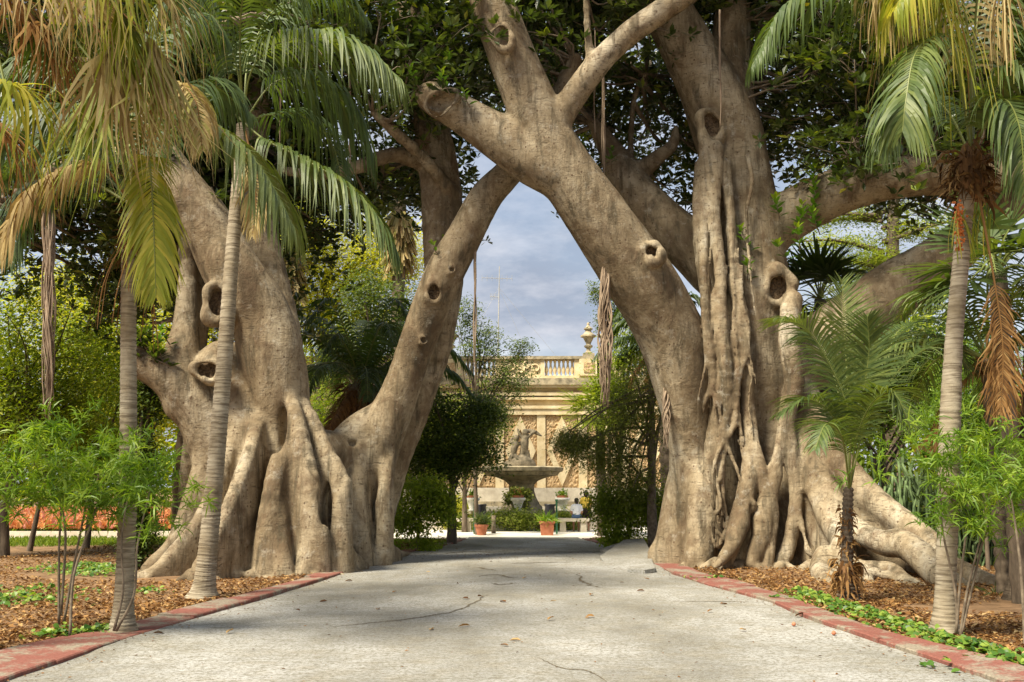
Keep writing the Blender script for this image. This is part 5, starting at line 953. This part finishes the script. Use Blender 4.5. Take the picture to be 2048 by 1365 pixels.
# pots on the basin rim
def pot(px, label, flower):
    Y = FY-PR+.12; x = P(px, 1000, Y)[0]; o = empty('flower_pot', (x, Y, .76), label, 'flower pot'); mb = MB(); mb.lathe((x,Y,.76), [(.17,0),(.17,.05),(.12,.08),(.2,.32),(.24,.40),(.29,.42),(.29,.52),(.25,.52)], 16); mb.build('pot', M['white_paint'], o, True)
    mb = MB(); mb.lathe((x,Y,1.27), [(.21,0),(.24,.10),(.2,.10)], 14); mb.build('inner_pot', M['terracotta'], o); lf = MB(); n = 150; p = np.array((x,Y,1.36))+RNG.normal(size=(n,3))*.09; leaf_add(lf, p, unit(RNG.normal(size=(n,3))+np.array((0,0,.8))), RNG.normal(size=(n,3)), .13, .06, RNG.random(n)); lf.build('plant', M['shrub_leaf'], o, kind='stuff')
    if flower: lf = MB(); p = np.array((x,Y,1.46))+RNG.normal(size=(60,3))*.07; leaf_add(lf, p, RNG.normal(size=(60,3)), RNG.normal(size=(60,3)), .09, .08, RNG.random(60)); lf.build('flowers', M['petal'], o, kind='stuff')
pot(945, 'white pot with green plant on the basin rim, by the golden bush', False); pot(1036, 'white pot with orange flowers on the basin rim, before the pedestal', True); pot(1125, 'white pot with green plant on the basin rim, nearer the seated person', False)
def bush(name, label, px, py, Y, rad, n, mat, seed, L=.09, cat='shrub'):
    c = P(px, py, Y); c[2] = max(c[2], rad[2]*.8); o = empty(name, (c[0],Y,0), label, cat); p, h = crown_pts([(c, rad, n)], .16, seed); p = p[p[:,2] > .02]; r = np.random.default_rng(seed); N = len(p); l = L*r.uniform(.6,1.3,N)
    mb = MB(); [mb.tube([(c[0],Y,0), (np.array((c[0],Y,0))+q)/2+np.array((0,0,.1)), q], [.02,.015,.005], 4) for q in h[:14]]; mb.build('stems', M['twig'], o); lf = MB(); leaf_add(lf, p, *toward_light(r, unit(r.normal(size=(N,3)))), l, l*.55, r.random(N)); lf.build('foliage', M[mat], o)
bush('round_bush', 'round variegated bush in front of the fountain basin', 1033, 1040, 39, (.95,.5,.48), 4500, 'cedar', 1); bush('round_bush', 'low bush between the planter with a black bag and the round variegated bush', 972, 1042, 38.9, (.45,.4,.45), 1600, 'tree_mid', 2); bush('round_bush', 'low bush just left of the square terracotta planter', 1083, 1044, 38.9, (.38,.4,.4), 1500, 'cedar', 3)
bush('golden_bush', 'golden yellow bush behind the empty stone bench', 912, 1024, 40.5, (.85,.6,.65), 3800, 'tree_yellow', 4); bush('hedge_bush', 'variegated bush behind the bench of the seated person', 1135, 1042, 39.6, (.8,.4,.5), 2600, 'cedar', 5); bush('pedestal_plant', 'wispy grey-green plant growing on the fountain pedestal foot', 1037, 995, 43.6, (.62,.3,.5), 1500, 'cypress', 6, .14); bush('hedge_bush', 'variegated hedge piece under the empty bench', 925, 1048, 39.8, (.7,.3,.4), 2200, 'cedar', 7)
def bench(px0, px1, label):
    Y = 38.3; x0, x1 = P(px0,1040,Y)[0], P(px1,1040,Y)[0]; o = empty('stone_bench', ((x0+x1)/2,Y,0), label, 'bench'); wbm = MB(); wbm.box(((x0+x1)/2,Y,.47), (x1-x0,.5,.12)); wbm.build('seat', M['pale_stone'], o)
    for x in (x0+.22, x1-.22): m = MB(); m.box((x,Y,.205), (.24,.4,.41), 0, 0, .5, .82); m.build('leg', M['pale_stone'], o)
    return x0, x1, Y
bench(893, 948, 'empty pale stone bench in front of the golden bush'); bx0, bx1, bY = bench(1114, 1178, 'pale stone bench with a person sitting on it')
def planter(px, label, square, leaf, bag):
    b = G(px, 1072); x, Y = b[0], b[1]; o = empty('planter', (x,Y,0), label, 'planter'); mb = MB()
    if square: mb.box((x,Y,.23), (.42,.42,.42), 0, 0, .5, 1.15); mb.box((x,Y,.47), (.54,.54,.07))
    else: mb.lathe((x,Y,.02), [(.15,0),(.22,.3),(.25,.3),(.25,.37),(.21,.37)], 16)
    mb.build('pot', M['terracotta'], o); n = 260; lf = MB(); p = np.array((x,Y,.45))+RNG.normal(size=(n,3))*np.array((.1,.1,.02)); d = unit(RNG.normal(size=(n,3))*np.array((.6,.6,.3))+np.array((0,0,.8))); strips(lf, p, d, np.cross(d,RNG.normal(size=(n,3))), RNG.uniform(.2,.55,n), .03, 1.2, RNG.random(n), 4, 0, .05, [.6,1,.8,.5,.05]); lf.build('plant', M[leaf], o, kind='stuff')
planter(963, 'round terracotta pot with broad blue-green leaves beside the black rubbish bag', False, 'palm_green', 0); planter(1094, 'square terracotta planter with grassy leaves at the path end', True, 'shrub_leaf', 0)
def bagpost(px, bx, label):
    Y = 36.5; x = P(px,1000,Y)[0]; o = empty('bag_holder', (x,Y,0), label, 'litter bin'); mb = MB(); mb.box((x,Y,.6),(.07,.07,1.2)); mb.box((x,Y,1.22),(.1,.1,.06)); mb.build('post', M['green_paint'], o); mb = MB(); c = (x+bx*.24,Y,.62); mb.lathe(c, [(.04,0),(.15,.05),(.19,.2),(.17,.36),(.2,.42),(.2,.46),(.17,.46)], 14, 0, .5); mb.tube([(x,Y,1.05),(x+bx*.24,Y,1.07)], .02, 6, 0); mb.build('black_bag', M['black_bag'], o, True)
bagpost(949, 1, 'green post holding a black rubbish bag beside the round pot'); bagpost(1113, -1, 'green post holding a black rubbish bag beside the square planter')
mb = MB(); x, Y, _ = G(987, 1068); mb.tube([(x,Y,0),(x,Y,.35),(x,Y,.66)], [.09,.075,.08], 9); tag(mb.build('wooden_post', M['twig'], None, True), 'short weathered wooden post between the round pot and the plaza', 'post')
# ---- people
def person(label, px, Y, shirt, shorts, sit=True, s=1.0, lean=0.0):
    x = P(px, 1000, Y)[0]; o = empty('person', (x, Y, .53 if sit else 0), label, 'person'); h = .53 if sit else .82*s
    fd = Field((x-.6,Y-.5,-.05),(x+.6,Y+.9,2.0),.022); Cn = lambda a, b, r0, r1, k=.05: fd.cone((x+a[0]*s,Y+a[1]*s,h+a[2]*s),(x+b[0]*s,Y+b[1]*s,h+b[2]*s),r0*s,r1*s,k)
    f = MB()
    for sg in (-1, 1):                                           # legs and arms; the figure faces the fountain (+Y)
        if sit: Cn((sg*.09,0,.06),(sg*.11,.40,.06),.085,.065); Cn((sg*.11,.40,.06),(sg*.11,.42,-.40*.53/.53/s),.06,.045); Cn((sg*.11,.42,-.47/s),(sg*.11,.56,-.49/s),.042,.035,.03)
        else: Cn((sg*.09,0,.0),(sg*.10,.03,-.40),.085,.06); Cn((sg*.10,.03,-.40),(sg*.10,0,-.77),.06,.042); Cn((sg*.10,0,-.78),(sg*.10,.14,-.79),.04,.035,.03)
        Cn((sg*.17,0,.50),(sg*.23,.02+lean,.26),.05,.042); Cn((sg*.23,.02+lean,.26),(sg*.17 if sit else sg*.2,.16,.10),.04,.03)
        for q in range(4): Cn((sg*(.155+.012*q),.17,.09),(sg*(.15+.014*q),.235-.006*abs(q-1),.065),.011,.009,.012)
        Cn((sg*.15,.165,.10),(sg*.125,.2,.10),.011,.01,.012)
    Cn((0,0,.08),(0,0,.30),.145,.135,.08); Cn((0,0,.30),(0,.01,.48),.135,.13,.08); Cn((-.12,0,.51),(.12,0,.51),.065,.065,.06); Cn((0,0,.52),(0,.015,.62),.05,.05,.04); Cn((0,.015,.68),(0,.025,.74),.082,.09,.03); Cn((0,.10,.70),(0,.125,.69),.018,.012,.02)
    for sg in (-1, 1): Cn((sg*.088,.02,.70),(sg*.092,.02,.72),.018,.018,.015)
    field_object(fd, 'body', o, M['skin'], .0)
    fd = Field((x-.6,Y-.5,0),(x+.6,Y+.9,2.0),.022)
    Cn((0,0,.10),(0,0,.30),.165,.155,.08); Cn((0,0,.30),(0,.01,.47),.155,.15,.08); Cn((-.13,0,.51),(.13,0,.51),.083,.083,.06)
    for sg in (-1, 1): Cn((sg*.17,0,.50),(sg*.21,.015+lean*.6,.35),.072,.068,.04)
    field_object(fd, 'shirt', o, M[shirt], .008)
    fd = Field((x-.6,Y-.5,-.05),(x+.6,Y+.9,2.0),.022); Cn((-.06,0,.05),(.06,0,.05),.15,.15,.06); Cn((0,0,.05),(0,0,.12),.16,.165,.05)
    for sg in (-1, 1): Cn((sg*.09,0,.05),(sg*.11,.30,.06) if sit else (sg*.1,.02,-.33),.108,.10,.04)
    field_object(fd, 'shorts', o, M[shorts], .006)
    fd = Field((x-.4,Y-.4,h),(x+.4,Y+.4,2.2),.018); Cn((0,-.015,.71),(0,.0,.77),.098,.10,.03); Cn((0,-.06,.66),(0,-.05,.72),.06,.07,.04); field_object(fd, 'hair', o, M['hair'], .008)
person('person in a white T-shirt and blue shorts sitting on the stone bench, back turned', 1153, bY-.02, 'white_cloth', 'blue_cloth', True, .88); person('person in a yellow top beside the bench, half hidden by leaves', 1172, bY+.75, 'yellow_cloth', 'hair', False, .92, .05)
